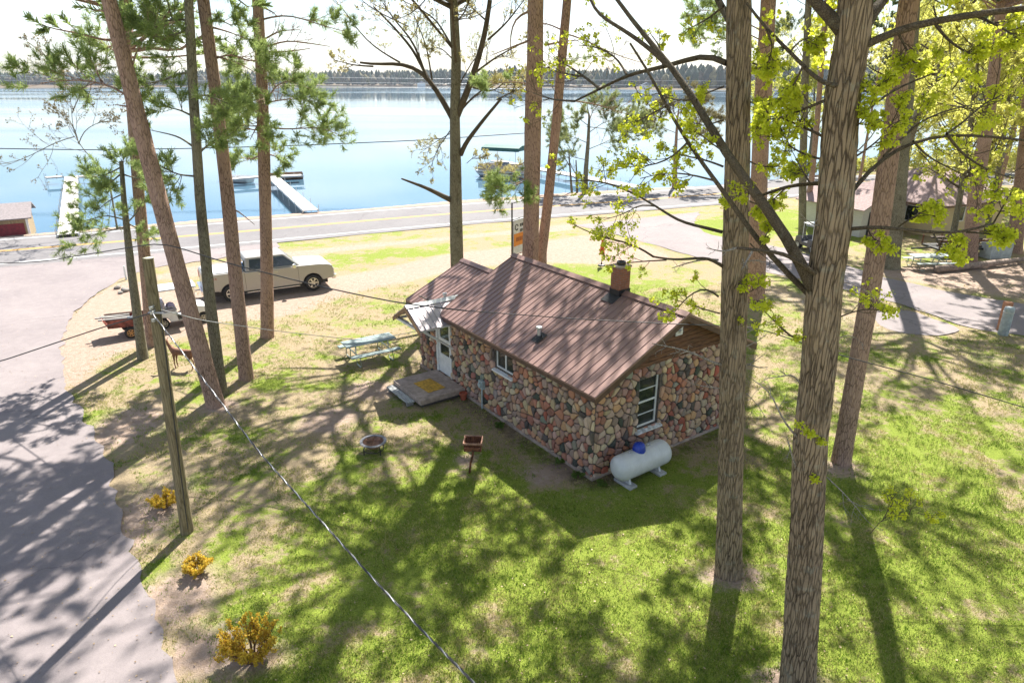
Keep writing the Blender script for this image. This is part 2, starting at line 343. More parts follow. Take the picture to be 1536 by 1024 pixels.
def stonewall(w,topf,holes,seed,conv,base=0.,h=3.2):
    rs=random.Random(seed); mb=MB(); cols=[]
    for poly in voronoi(w,h,.205,seed):
        if len(poly)<3: continue
        poly=clip(poly,-1,0,0.0); poly=clip(poly,1,0,w) if poly else poly; poly=clip(poly,0,-1,-base) if poly else poly
        if len(poly)<3: continue
        cx=sum(p[0] for p in poly)/len(poly); cy=sum(p[1] for p in poly)/len(poly)
        a,b,c=topf(cx); poly=clip(poly,a,b,c)
        if len(poly)<3: continue
        ok=True
        for (x0,x1,y0,y1) in holes:
            if x0-.02<cx<x1+.02 and y0-.02<cy<y1+.02: ok=False; break
            if max(p[0] for p in poly)>x0 and min(p[0] for p in poly)<x1 and max(p[1] for p in poly)>y0 and min(p[1] for p in poly)<y1:
                if cx<x0: poly=clip(poly,1,0,x0)
                elif cx>x1: poly=clip(poly,-1,0,-x1)
                elif cy<y0: poly=clip(poly,0,1,y0)
                else: poly=clip(poly,0,-1,-y1)
                if len(poly)<3: ok=False; break
        if not ok: continue
        ar=abs(sum(poly[i-1][0]*poly[i][1]-poly[i][0]*poly[i-1][1] for i in range(len(poly))))/2
        if ar<.0035: continue
        cx=sum(p[0] for p in poly)/len(poly); cy=sum(p[1] for p in poly)/len(poly)
        ins=.013+rs.uniform(0,.007); q=[]
        for p in poly:
            d=math.hypot(p[0]-cx,p[1]-cy)+1e-6; f=max(.3,(d-ins)/d); q.append((cx+(p[0]-cx)*f,cy+(p[1]-cy)*f))
        for _ in range(2): q=[r for i in range(len(q)) for r in (tuple(.79*np.array(q[i])+.21*np.array(q[(i+1)%len(q)])),tuple(.21*np.array(q[i])+.79*np.array(q[(i+1)%len(q)])))]
        n=len(q); dep=rs.uniform(.035,.07); tx,ty=rs.uniform(-.05,.05),rs.uniform(-.05,.05); o=len(mb.v); vs=[]
        for sc,dd in ((1.,-.01),(1.,.012),(.9,dep*.8),(.66,dep)):
            for p in q: x=cx+(p[0]-cx)*sc; y=cy+(p[1]-cy)*sc; vs.append(conv(x,y,dd+((x-cx)*tx+(y-cy)*ty if dd>0 else 0)))
        vs.append(conv(cx,cy,dep*1.08))
        fs=[(r*n+i,r*n+(i+1)%n,(r+1)*n+(i+1)%n,(r+1)*n+i) for r in range(3) for i in range(n)]+[(3*n+i,3*n+(i+1)%n,4*n) for i in range(n)]
        mb.add(vs,fs); c=rs.choice(PC); j=rs.uniform(.8,1.2); gr=sum(c)/3; c=tuple(min(.8,(x*.97+gr*.03)*j*rs.uniform(.94,1.06)) for x in c); cols+=[c]*len(vs)
    return mb,cols
m,nt,o=newmat('fieldstone'); k=N(nt); tc=k.n('ShaderNodeTexCoord').outputs['Object']; at=k.n('ShaderNodeVertexColor',layer_name='col').outputs['Color']
n1=k.noise(tc,9.,5,.7); n2=k.noise(tc,60.,4,.8); c=k.mix(k.math('MULTIPLY',k.ramp(n1,[(.35,1.),(.6,0.)]),.42),at,k.mix(.5,at,(.12,.07,.05),'MULTIPLY'))
c=k.mix(k.math('MULTIPLY',k.ramp(n2,[(.5,0.),(.75,1.)]),.28),c,(.5,.42,.34)); b=k.n('ShaderNodeBsdfPrincipled',{'Base Color':c,'Roughness':.78,'Specular IOR Level':.35})
nt.links.new(k.bump(k.math('ADD',n2,n1),.35,.012),b.inputs['Normal']); nt.links.new(b.outputs[0],o.inputs[0]); M_stone=m
M_mort=mat('dark_mortar',(.11,.092,.078),.95,var=.3,vs=10,bump=.5,bs=50)
win1=(3.62,4.58,1.68,2.45); door=(7.33,8.17,.28,2.36); win2=(1.56,2.34,1.02,2.5)
# mortar backing walls with real openings
def wallpan(mb,u0,u1,h0,h1,holes,f):
    xs=sorted({u0,u1}|{x for q in holes for x in q[:2]}); ys=sorted({h0,h1}|{y for q in holes for y in q[2:]})
    for i in range(len(xs)-1):
        for j in range(len(ys)-1):
            cx,cy=(xs[i]+xs[i+1])/2,(ys[j]+ys[j+1])/2
            if any(a<cx<b and c_<cy<d for a,b,c_,d in holes): continue
            f(mb,xs[i],xs[i+1],ys[j],ys[j+1])
mb=MB(); wallpan(mb,0,9.5,-.2,2.74,[win1,door],lambda m_,a,b,c_,d:m_.box(0,.22,a,b,c_,d))
wallpan(mb,.22,5.48,-.2,2.84,[win2],lambda m_,a,b,c_,d:m_.box(a,b,.0,.22,c_,d))
mb.box(5.48,5.7,0,7.3,-.2,2.74); mb.box(.22,4.2,9.28,9.5,-.2,2.7); mb.box(3.98,4.2,7.3,9.28,-.2,2.7); mb.box(.22,5.48,7.1,7.3,-.2,2.84)
obj('mortar_wall',mb,M_mort,HC)
sa,ca=stonewall(9.5,lambda x:(0,1,2.72),[win1,door],3,lambda a,h_,d:(-d,a,h_))
sb,cb=stonewall(5.7,lambda x:(0,1,2.8 if x<.45 or x>5.25 else 2.9),[win2],5,lambda a,h_,d:(a,-d,h_))
o_=len(sa.v); sa.v+=sb.v; sa.f+=[tuple(i+o_ for i in f) for f in sb.f]
se,ce=stonewall(9.5,lambda x:(0,1,2.72),[],8,lambda a,h_,d:((5.7 if a<7.3 else 4.2)+d,a,h_),h=2.8)
o_=len(sa.v); sa.v+=se.v; sa.f+=[tuple(i+o_ for i in f) for f in se.f]
obj('fieldstones',sa,M_stone,HC,smooth=False,cols=np.array(ca+cb+ce))
mb=MB(); mb.box(-.07,0,-.07,9.55,-.1,.09); mb.box(0,5.75,-.07,0,-.1,.09); obj('footing',mb,M_conc,HC)
# gable siding + roof
def roof_h(u,e=2.65,r=4.2,uc=2.85,w_=3.2): return r-(r-e)*abs(u-uc)/w_
mb=MB(); mb.prism([(.2,2.86),(5.5,2.86),(2.85,roof_h(2.85)-.08)],-.035,.06)
for kx in range(9):
    z0=2.86+kx*.14; du=(z0+.2-2.65)/((4.2-2.65)/3.2)-.35
    if du<2.8: mb.box(du,5.7-du,-.052,-.036,z0,z0+.125)
obj('gable_siding',mb,M_cedar,HC)
mb=MB(); mb.box(2.72,2.98,-.085,-.053,3.52,3.78); mb.tube([(2.85,-.06,3.65),(2.85,-.16,3.64)],.05,10)
obj('gable_light',mb,M_white,HC)
m,nt,o=newmat('brown_metal_roof'); k=N(nt); tc=k.n('ShaderNodeTexCoord').outputs['Object']
n1=k.noise(tc,.9,4,.6); n2=k.noise(k.scale(tc,(1,6,1)),4.,4,.6)
c=k.mix(n2,(.215,.128,.108),(.29,.178,.155)); c=k.mix(k.math('MULTIPLY',k.ramp(k.noise(tc,30.,3,.8),[(.62,0.),(.75,1.)]),.35),c,(.3,.22,.18))
b=k.n('ShaderNodeBsdfPrincipled',{'Base Color':c,'Roughness':k.math('MULTIPLY_ADD',n1,.2,.32),'Metallic':.25,'Specular IOR Level':.7}); nt.links.new(k.bump(k.math('ADD',n1,n2),.08,.02),b.inputs['Normal']); nt.links.new(b.outputs[0],o.inputs[0]); M_roof=m
def metal_roof(t0,t1,ul,ur,uc,he,hr,parent,name='roof'):
    mb=MB(); th=.05
    for s_,ue in ((-1,ul),(1,ur)):
        mb.hexa([(uc,t0,hr-th),(ue,t0,he-th),(ue,t1,he-th),(uc,t1,hr-th)][::(1 if s_<0 else -1)],[(uc,t0,hr),(ue,t0,he),(ue,t1,he),(uc,t1,hr)][::(1 if s_<0 else -1)])
        n=int(round((t1-t0)/.235))
        for i in range(n+1):
            t=t0+.02+(t1-t0-.04)*i/n; w_=.016
            mb.add([(uc,t-w_,hr+.002),(uc,t+w_,hr+.002),(ue,t+w_,he+.002),(ue,t-w_,he+.002),(uc,t-w_*.5,hr+.022),(uc,t+w_*.5,hr+.022),(ue,t+w_*.5,he+.022),(ue,t-w_*.5,he+.022)],[(0,1,2,3),(7,6,5,4),(0,4,5,1),(1,5,6,2),(2,6,7,3),(3,7,4,0)])
    o=obj(name,mb,M_roof,parent)
    mb=MB(); sl=(hr-he)/(uc-ul); wd=.16
    mb.prism([(uc-wd,hr-wd*sl+.034),(uc-wd,hr-wd*sl+.046),(uc,hr+.06),(uc+wd,hr-wd*sl+.046),(uc+wd,hr-wd*sl+.034),(uc,hr+.045)],t0-.02,t1+.02); obj('ridge_cap',mb,M_roof,o)
    return o
rf=metal_roof(-.36,7.6,-.35,6.05,2.85,2.65,4.2,HC)
def rake(t0,t1,ul,ur,uc,he,hr,parent,m,dp=.16):
    mb=MB()
    for ue in (ul,ur):
        mb.add([(uc,t0,hr-.05),(ue,t0,he-.05),(ue,t0,he-.05-dp),(uc,t0,hr-.05-dp),(uc,t1,hr-.05),(ue,t1,he-.05),(ue,t1,he-.05-dp),(uc,t1,hr-.05-dp)],[(0,1,2,3),(7,6,5,4),(0,4,5,1),(1,5,6,2),(2,6,7,3),(3,7,4,0)])
    return obj('rake_board',mb,m,parent)
M_trim=mat('brown_trim',(.10,.055,.04),.55,var=.2)
rake(-.355,-.325,-.35,6.05,2.85,2.65,4.2,HC,M_trim); rake(7.56,7.595,-.35,6.05,2.85,2.65,4.2,HC,M_trim)
mb=MB(); mb.box(-.35,-.32,-.32,7.56,2.49,2.6); mb.box(6.02,6.05,-.32,7.56,2.49,2.6); obj('eave_fascia',mb,M_trim,HC)
mb=MB(); mb.prism([(.05,2.7),(5.65,2.7),(2.85,4.08)],7.31,7.4); obj('rear_gable_siding',mb,M_cedar,HC)
wr=metal_roof(7.602,9.85,-.35,4.55,2.1,2.56,3.66,HC,'wing_roof'); rake(9.82,9.845,-.35,4.55,2.1,2.56,3.66,HC,M_trim)
mb=MB(); mb.prism([(0,2.6),(4.2,2.6),(2.1,3.55)],9.3,9.5); obj('wing_gable_siding',mb,M_cedar,HC)
mb=MB(); mb.box(-.35,-.32,7.61,9.81,2.41,2.51); obj('wing_fascia',mb,M_trim,HC)
# chimney
m,nt,o=newmat('red_brick'); k=N(nt); tc=k.n('ShaderNodeTexCoord').outputs['Object']
xy=k.n('ShaderNodeSeparateXYZ',{0:tc}); cv=k.n('ShaderNodeCombineXYZ',{0:k.math('ADD',xy.outputs[0],xy.outputs[1]),1:xy.outputs[2],2:0.}).outputs[0]
br=k.n('ShaderNodeTexBrick',{'Vector':cv,'Color1':(.33,.12,.055,1),'Color2':(.25,.085,.045,1),'Mortar':(.22,.18,.15,1),'Scale':1.,'Mortar Size':.007,'Brick Width':.2,'Row Height':.07})
b=k.n('ShaderNodeBsdfPrincipled',{'Base Color':k.mix(k.ramp(k.noise(tc,7.,4),[(.4,0.),(.7,.5)]),br.outputs[0],(.14,.08,.05)),'Roughness':.9}); nt.links.new(k.bump(br.outputs['Fac'],-.4,.01),b.inputs['Normal']); nt.links.new(b.outputs[0],o.inputs[0]); M_brick=m
mb=MB(); mb.box(2.62,3.02,2.05,2.43,3.7,4.93); ch=obj('chimney',mb,M_brick,HC)
mb=MB(); mb.box(2.59,3.05,2.02,2.46,4.931,4.99); obj('chimney_cap',mb,M_conc,ch,bevel=.01)
mb=MB(); mb.lathe([(.13,5.0),(.13,5.09),(.1,5.09),(.1,5.0)],16,Matrix.Translation((2.82,2.24,0))); obj('flue_liner',mb,M_black,ch)
mb=MB(); sl=(4.2-2.65)/3.2
mb.add([(2.3,1.98,4.2-.55*sl+.035),(2.3,2.5,4.2-.55*sl+.035),(2.62,2.5,4.2-.23*sl+.04),(2.62,1.98,4.2-.23*sl+.04),(2.605,2.04,4.1),(2.605,2.44,4.1),(2.605,2.04,4.28),(2.605,2.44,4.28)],[(0,1,2,3),(4,5,7,6)])
mb.box(2.605,3.04,2.035,2.047,3.9,4.3); mb.box(2.605,3.04,2.433,2.445,3.9,4.3); obj('flashing',mb,M_black,ch)
# roof vents
for (u_,t_,r_,e_,hr_,uc_,w_) in ((.42,2.95,.075,2.65,4.2,2.85,3.2),(.2,7.95,.06,2.56,3.66,2.1,2.45)):
    z=roof_h(u_,e_,hr_,uc_,w_); mb=MB(); mb.lathe([(r_*.8,z-.1),(r_*.8,z+.3),(r_*1.25,z+.3),(r_*1.25,z+.36),(0,z+.38)],16,Matrix.Translation((u_,t_,0)))
    v=obj('vent_pipe',mb,M_galv,HC,smooth=False)
    mb=MB(); s2=(hr_-e_)/w_; mb.add([(u_-.18,t_-.16,z-.18*s2+.033),(u_+.18,t_-.16,z+.18*s2+.033),(u_+.18,t_+.16,z+.18*s2+.033),(u_-.18,t_+.16,z-.18*s2+.033)],[(0,1,2,3)]); mb.lathe([(r_*1.7,z-.02),(r_,z+.1)],16,Matrix.Translation((u_,t_,0))); obj('boot',mb,M_black,v)
# windows
def winA():    # on u=0 wall
    a,b,c_,d=win1; mb=MB(); f=.05
    mb.box(.04,.10,a,a+f,c_,d); mb.box(.04,.10,b-f,b,c_,d); mb.box(.04,.10,a+f,b-f,c_,c_+f); mb.box(.04,.10,a+f,b-f,d-f,d); mb.box(.05,.095,(a+b)/2-.03,(a+b)/2+.03,c_+f,d-f)
    w_=obj('window',mb,M_white,HC,bevel=.004)
    mb=MB(); mb.box(.068,.072,a+f,b-f,c_+f,d-f); obj('pane',mb,glassmat(),w_)
    mb=MB(); mb.add([(.13,a-.05,c_-.002),(-.12,a-.05,c_-.06),(-.12,b+.05,c_-.06),(.13,b+.05,c_-.002),(.13,a-.05,c_-.07),(-.12,a-.05,c_-.11),(-.12,b+.05,c_-.11),(.13,b+.05,c_-.07)],[(0,1,2,3),(7,6,5,4),(0,4,5,1),(1,5,6,2),(2,6,7,3),(3,7,4,0)]); obj('sill',mb,M_white,w_)
    for q0,q1 in ((a,a+.35),(b-.22,b-.06)): mb=MB(); mb.box(.1,.12,q0,q1,c_+.06,d-.06); obj('curtain',mb,mat('grey_curtain',(.25,.24,.22),.9),w_)
winA()
def winB():
    a,b,c_,d=win2; mb=MB(); f=.05; y0,y1=.07,.13
    mb.box(a,a+f,y0,y1,c_,d); mb.box(b-f,b,y0,y1,c_,d); mb.box(a+f,b-f,y0,y1,c_,c_+f); mb.box(a+f,b-f,y0,y1,d-f,d)
    for kx,t in ((.5,.026),(.25,.011),(.75,.011)): z=c_+(d-c_)*kx; mb.box(a+f,b-f,y0+.005,y1-.005,z-t,z+t)
    w_=obj('window',mb,M_white,HC,bevel=.004)
    mb=MB(); mb.box(a+f,b-f,.1,.104,c_+f,d-f); obj('pane',mb,glassmat(),w_)
    mb=MB(); mb.add([(a-.1,.14,c_-.002),(a-.1,-.13,c_-.05),(b+.1,-.13,c_-.05),(b+.1,.14,c_-.002),(a-.1,.14,c_-.06),(a-.1,-.13,c_-.1),(b+.1,-.13,c_-.1),(b+.1,.14,c_-.06)],[(3,2,1,0),(4,5,6,7),(1,5,4,0),(2,6,5,1),(3,7,6,2),(0,4,7,3)]); obj('sill',mb,mat('worn_white_sill',(.62,.63,.64),.6,var=.3,vs=9),w_)
winB()
# door
a,b,c_,d=door; mb=MB()
mb.box(-.05,.10,a-.09,a,c_,d+.02); mb.box(-.05,.10,b,b+.09,c_,d+.02); mb.box(-.05,.10,a-.09,b+.09,d+.021,d+.12); obj('door_frame',mb,M_white,HC,bevel=.005)
mb=MB(); y0,y1=.0,.045
mb.box(y0,y1,a,a+.12,c_,d); mb.box(y0,y1,b-.12,b,c_,d); mb.box(y0,y1,a+.12,b-.12,c_,c_+.72); mb.box(y0,y1,a+.12,b-.12,c_+1.2,c_+1.32); mb.box(y0,y1,a+.12,b-.12,d-.1,d)
dr_=obj('storm_door',mb,M_white,HC,bevel=.006)
mb=MB(); mb.box(.02,.025,a+.12,b-.12,c_+.72,c_+1.2); mb.box(.02,.025,a+.12,b-.12,c_+1.32,d-.1); obj('pane',mb,glassmat(),dr_)
mb=MB(); mb.tube([(-.02,a+.06,1.25),(-.06,a+.06,1.25),(-.06,a+.15,1.25)],.012,8); obj('handle',mb,M_black,dr_)
mb=MB(); mb.box(-.015,.0,8.3,8.42,1.2,2.4); obj('dark_wall_strip',mb,M_black,HC)  # narrow black strip on the wall beside the door
# porch hood
mb=MB(); u0,u1=-1.32,-.0; ridge,tc_,ts=2.98,7.92,.95; he=2.4
for s_ in (-1,1):
    te=tc_+s_*ts; mb.hexa([(u0,tc_,ridge-.03),(.95 if 1 else 0,tc_,ridge-.03),(-.02,te,he-.03),(u0,te,he-.03)],[(u0,tc_,ridge),(.95,tc_,ridge),(-.02,te,he),(u0,te,he)])
    for i in range(7):
        u=u0+.03+i*.2; t2=te
        if s_*1.<0 or 1:
            mb.add([(u-.012,tc_,ridge+.002),(u+.012,tc_,ridge+.002),(u+.012,te,he+.002),(u-.012,te,he+.002),(u-.008,tc_,ridge+.028),(u+.008,tc_,ridge+.028),(u+.008,te,he+.028),(u-.008,te,he+.028)],[(0,1,2,3),(7,6,5,4),(0,4,5,1),(1,5,6,2),(2,6,7,3),(3,7,4,0)])
M_silver=mat('silver_roof_metal',(.50,.45,.47),.38,.45,var=.1,vs=2); hd=obj('porch_hood',mb,M_silver,HC)
mb=MB(); wd=.13; s3=(ridge-he)/ts; mb.prism([(tc_-wd,ridge-wd*s3+.03),(tc_-wd,ridge-wd*s3+.042),(tc_,ridge+.055),(tc_+wd,ridge-wd*s3+.042),(tc_+wd,ridge-wd*s3+.03),(tc_,ridge+.04)],u0-.02,.95,'x'); obj('ridge_cap',mb,M_white,hd)
mb=MB(); M_fas=mat('bare_wood_fascia',(.36,.22,.12),.75,var=.3,vs=4)
for s_ in (-1,1): mb.add([(u0-.03,tc_,ridge-.03),(u0-.03,tc_+s_*(ts+.02),he-.04),(u0-.03,tc_+s_*(ts+.02),he-.18),(u0-.03,tc_,ridge-.18),(u0,tc_,ridge-.03),(u0,tc_+s_*(ts+.02),he-.04),(u0,tc_+s_*(ts+.02),he-.18),(u0,tc_,ridge-.18)],[(0,1,2,3),(7,6,5,4),(0,4,5,1),(1,5,6,2),(2,6,7,3),(3,7,4,0)])
obj('fascia',mb,M_fas,hd)
mb=MB()
for t in (tc_-ts+.12,tc_+ts-.12): mb.tube([(-1.2,t,2.36),(-.02,t,1.45)],.04,4); mb.box(-1.25,0,t-.04,t+.04,2.3,2.37)
mb.box(-1.28,-1.2,tc_-ts+.08,tc_+ts-.08,2.3,2.37); obj('bracket',mb,M_white,hd)
# electric meter
mb=MB(); mb.box(-.17,-.06,5.1,5.34,.72,1.0); mb.tube([(-.11,5.22,.72),(-.11,5.22,.0)],.028,8); mb.lathe([(.08,0),(.08,.06),(.0,.07)],16,Matrix.Translation((-.17,5.22,.87))@Matrix.Rotation(R(-90),4,'Y')); obj('utility_box',mb,mat('grey_box_paint',(.35,.42,.43),.5),HC,bevel=.006)
def hw(u,t,z=0): p=C0+E1*u+E2*t; return (p[0],p[1],z)
# porch slab, step, mat, pot
t_=thing('porch_slab','concrete porch slab with cracked edge in front of white cottage door','porch',hw(-.9,7.3),HA)
mb=MB(); mb.box(-.86,.83,-.98,1.,0.12,.3); obj('slab_top',mb,M_conc,t_,bevel=.02)
mb=MB(); mb.box(-.74,.8,-.85,.9,-.1,.12); obj('slab_base',mb,mat('dark_block',(.10,.09,.08),.9),t_)
t_=thing('wooden_step','weathered grey timber step beside the porch slab','step',hw(-1.93,7.45),HA)
mb=MB(); 
for i in range(2): mb.box(-.13+i*.14,-.0+i*.14,-.78,.78,.13,.17)
obj('tread',mb,mat('weathered_board',(.36,.37,.37),.85,var=.35,vs=4,bump=.4,aniso=(9,1,1)),t_,bevel=.004)
mb=MB(); mb.box(-.1,.13,-.7,-.62,0,.13); mb.box(-.1,.13,.62,.7,0,.13); mb.box(.1,.14,-.62,.62,.03,.12); obj('stringer',mb,M_wood_g,t_)
mb=MB(); mb.box(-.33,.33,-.48,.48,0,.014); t_=tag(obj('doormat',mb,mat('mustard_coir',(.52,.30,.035),.95,var=.3,vs=9,bump=.6,bs=90),bevel=.004),'mustard yellow doormat lying on the porch slab','doormat'); t_.location=hw(-.95,7.2,.301); t_.rotation_euler=(0,0,HA+.06)
mb=MB(); mb.lathe([(0,.0),(.085,0),(.12,.2),(.14,.2),(.14,.245),(.115,.245),(.11,.2),(0,.19)],20); t_=tag(obj('flower_pot',mb,mat('terracotta',(.36,.09,.045),.8)),'terracotta flower pot at the corner of porch slab and stone wall','flower pot'); t_.location=hw(-.25,6.15)
# ------------------------------------------------------------------ propane tank
t_=thing('propane_tank','white horizontal propane tank with blue dome against the stone wall','propane tank',hw(1.12,-.66),HA)
M_tank=mat('tank_white',(.55,.57,.58),.35,var=.07,vs=3); L,rr,zc=.96,.35,.55
prof=[(0,-L)]+[(rr*math.sin(a),-L+.24*(1-math.cos(a))) for a in np.linspace(.15,math.pi/2,8)]+[(rr,0)]+[(rr*math.sin(a),L-.24*(1-math.cos(a))) for a in np.linspace(math.pi/2,.15,8)]+[(0,L)]
MT=Matrix.Translation((0,0,zc))@Matrix.Rotation(R(90),4,'Y'); mb=MB(); mb.lathe(prof,40,MT); obj('shell',mb,M_tank,t_,smooth=True)
mb=MB(); mb.lathe([(.0,.225),(.06,.22),(.13,.19),(.165,.12),(.175,.0),(.175,-.04),(.165,-.04)],24,Matrix.Translation((-.12,0,zc+rr-.02))); obj('dome',mb,mat('blue_plastic',(.012,.045,.36),.28,var=.08),t_,smooth=True)
mb=MB(); mb.tube([(.18,0,zc+rr-.01),(.18,0,zc+rr+.05),(.26,0,zc+rr+.05),(.26,0,zc+rr-.01)],.012,6); mb.tube([(-.5,0,zc+rr-.01),(-.5,0,zc+rr+.04),(-.42,0,zc+rr+.04),(-.42,0,zc+rr-.01)],.012,6); obj('lifting_lug',mb,M_galv,t_)
for x in (-.55,.55):
    mb=MB(); mb.prism([(-.2,.09),(.2,.09),(.14,.24),(-.14,.24)],x-.03,x+.03,'x'); obj('leg',mb,M_tank,t_)
    mb=MB(); mb.box(x-.13,x+.13,-.32,.3,0,.085); obj('concrete_pad',mb,mat('pale_block',(.42,.42,.42),.9,var=.15),t_,bevel=.008)
# ------------------------------------------------------------------ park grill
x,y=g(704,709); t_=thing('park_grill','rusty box charcoal grill on a crooked post in the lawn','grill',(x,y,0),R(-20)); M_rust=mat('rusted_steel',(.17,.065,.032),.8,.25,var=.55,vs=9,bump=.3)
mb=MB(); mb.tube([(0,0,-.1),(.04,0,.3),(.1,.02,.55),(.12,.03,.78)],.03,10); obj('post',mb,M_rust,t_,smooth=True)
GM=Matrix.Translation((.12,.03,.78))@Matrix.Rotation(R(18),4,'Z')
mb=MB(); mb.box(-.23,.23,-.2,.2,0,.02,GM); mb.box(-.23,.23,.18,.2,.02,.24,GM); mb.box(-.23,-.21,-.2,.18,.02,.24,GM); mb.box(.21,.23,-.2,.18,.02,.24,GM); mb.box(-.21,.21,-.2,-.18,.02,.1,GM); obj('firebox',mb,M_rust,t_)
mb=MB()
for i in range(9): mb.tube([(-.21+.42*i/8,-.22,.2),(-.21+.42*i/8,.19,.2)],.006,5,M=GM)
mb.tube([(-.24,-.22,.2),(.24,-.22,.2)],.011,6,M=GM); obj('grate',mb,M_rust,t_)
mb=MB(); mb.box(-.25,.25,.2,.22,.18,.26,GM); mb.box(-.25,-.231,-.22,.2,.19,.26,GM); mb.box(.231,.25,-.22,.2,.19,.26,GM); mb.box(-.231,.231,-.222,-.2,.19,.255,GM); obj('rim',mb,mat('pale_rust',(.35,.2,.14),.7,.3,var=.3),t_)
# ------------------------------------------------------------------ fire pit
x,y=g(561,677); t_=thing('fire_pit','round steel fire pit with rusty bowl standing on short legs','fire pit',(x,y,0),sc=.88)
mb=MB(); mb.lathe([(.0,.16),(.12,.165),(.22,.2),(.29,.27),(.33,.36),(.36,.38),(.355,.385),(.32,.365),(.28,.28),(.21,.215),(.1,.18),(0,.175)],40); obj('bowl',mb,mat('rusty_bowl',(.30,.17,.12),.75,.3,var=.35,vs=4),t_,smooth=True)
mb=MB(); mb.lathe([(.335,.375),(.335,.40),(.43,.40),(.43,.375),(.335,.375)],40); obj('rim',mb,mat('grey_rim',(.27,.26,.27),.6,.4,var=.3),t_)
mb=MB(); mb.tube([(-.34,0,.405),(.34,0,.405)],.009,6); mb.tube([(0,-.34,.41),(0,.34,.41)],.009,6); mb.tube([(0,0,.41),(0,0,.45),(.03,0,.47),(0,0,.49)],.007,6); obj('cross_bar',mb,M_rust,t_)
for i in range(4):
    a=R(45+90*i); mb=MB(); mb.tube([(.3*math.cos(a),.3*math.sin(a),.37),(.37*math.cos(a),.37*math.sin(a),.2),(.38*math.cos(a),.38*math.sin(a),-.02)],.016,6); obj('leg',mb,M_black,t_)
mb=MB(); mb.tube([(.33*math.cos(a),.33*math.sin(a),.12) for a in np.linspace(0,2*math.pi,25)],.012,5,False); obj('leg_ring',mb,M_black,t_)
# ------------------------------------------------------------------ picnic tables
def picnic(name,label,px,py,rz,topm,grp,L=1.95):
    x,y=g(px,py); t=thing(name,label,'picnic table',(x,y,0),rz,grp); hl=L/2
    mb=MB()
    for i in range(4): mb.box(-hl,hl,-.36+i*.185,-.36+i*.185+.17,.72,.755)
    obj('tabletop',mb,topm,t,bevel=.005)
    for s_ in (-1,1):
        mb=MB(); 
        for kx in (0,1): mb.box(-hl,hl,s_*.68-.125+kx*.13,s_*.68-.005+kx*.13,.42,.455)
        obj('bench',mb,topm,t,bevel=.005)
    for x0 in (-hl*.66,hl*.66):
        mb=MB(); mb.tube([(x0,-.33,.71),(x0,-.3,.35),(x0,-.36,.04),(x0,-.45,.025),(x0,-.72,.025),(x0,-.8,.08),(x0,-.72,.41)],.024,8); mb.tube([(x0,.33,.71),(x0,.3,.35),(x0,.36,.04),(x0,.45,.025),(x0,.72,.025),(x0,.8,.08),(x0,.72,.41)],.024,8)
        mb.tube([(x0,-.72,.41),(x0,.72,.41)],.024,8); mb.tube([(x0,-.33,.71),(x0,.33,.71)],.02,8); obj('leg_frame',mb,mat('pale_green_pipe',(.45,.52,.48),.4,.5),t,smooth=True)
    return t
M_slate=mat('grey_green_planks',(.20,.26,.26),.75,var=.3,vs=4,bump=.3,aniso=(1,9,9))
picnic('picnic_table','weathered grey green picnic table on pipe legs on the lawn near the cottage porch',555,537,R(33),M_slate,None)
picnic('picnic_table','pale picnic table by the side driveway in front of the tan house',1392,402,R(4),mat('pale_planks',(.38,.42,.40),.8,var=.25,aniso=(1,9,9)),None,2.3)
# ------------------------------------------------------------------ pickup truck
def wheel(parent,x,y,r,w_,rimc,side):
    mb=MB(); Mw=Matrix.Translation((x,y,r))@Matrix.Rotation(R(90),4,'X')
    mb.lathe([(r*.62,-w_/2),(r*.93,-w_/2),(r,-w_*.36),(r,w_*.36),(r*.93,w_/2),(r*.62,w_/2),(r*.6,0),(r*.62,-w_/2)],32,Mw); wo_=obj('wheel',mb,M_rub,parent,smooth=False)
    mb=MB(); yo=side*w_*.42; Mr=Matrix.Translation((x,y+yo,r))@Matrix.Rotation(R(90),4,'X')
    mb.lathe([(r*.64,-.02),(r*.64,.02),(r*.56,.02),(r*.56,-.02),(r*.64,-.02)],32,Mr); mb.lathe([(0,.025),(r*.16,.025),(r*.18,-.02),(0,-.02)],12,Mr)
    for i in range(6):
        a=R(60*i); mb.box(r*.1,r*.6,-r*.085,r*.085,-.012,.016,Mr@Matrix.Rotation(a,4,'Z'))
    obj('rim',mb,rimc,wo_)
    mb=MB(); mb.lathe([(0,0),(r*.6,0)],24,Matrix.Translation((x,y+side*w_*.25,r))@Matrix.Rotation(R(90),4,'X')); obj('brake_disc',mb,M_black,wo_)
    return wo_
M_truck=mat('champagne_car_paint',(.37,.35,.32),.36,.35,var=.01,coat=.35); M_rim=mat('alloy_rim',(.62,.6,.55),.3,.8)
wa=np.array(g(350,453)); wb=np.array(g(471,436)); dv=wb-wa; ang=math.atan2(dv[1],dv[0]); sc=np.hypot(*dv)/3.7
nrm=np.array((-math.sin(ang),math.cos(ang))); mid=(wa+wb)/2+nrm*.92*sc
TR=thing('pickup_truck','champagne beige pickup truck parked on the sandy verge beside the pines','pickup truck',(mid[0],mid[1],0.02),ang,sc=sc)
AX=1.85; arc=lambda cx,r0=.47,z0=.40:[(cx+r0*math.cos(a),z0+r0*math.sin(a)) for a in np.linspace(math.pi-.25,.25,12)]
HW=.99
for s_ in (-1,1): pass
low=[(-2.98,.62),(-2.98,1.30),(-2.9,1.36),(-1.2,1.36)]
top=[(-1.2,1.36),(-1.16,1.30),(1.05,1.32),(2.2,1.29),(2.66,1.24),(2.84,1.14),(2.9,.8),(2.87,.55),(2.38,.5)]
bot=list(reversed(arc(AX)))+[(1.3,.42),(-1.3,.42)]+list(reversed(arc(-AX)))+[(-2.4,.55)]
body=[(-2.98,.62),(-2.98,1.30),(-2.92,1.36)]+top+bot
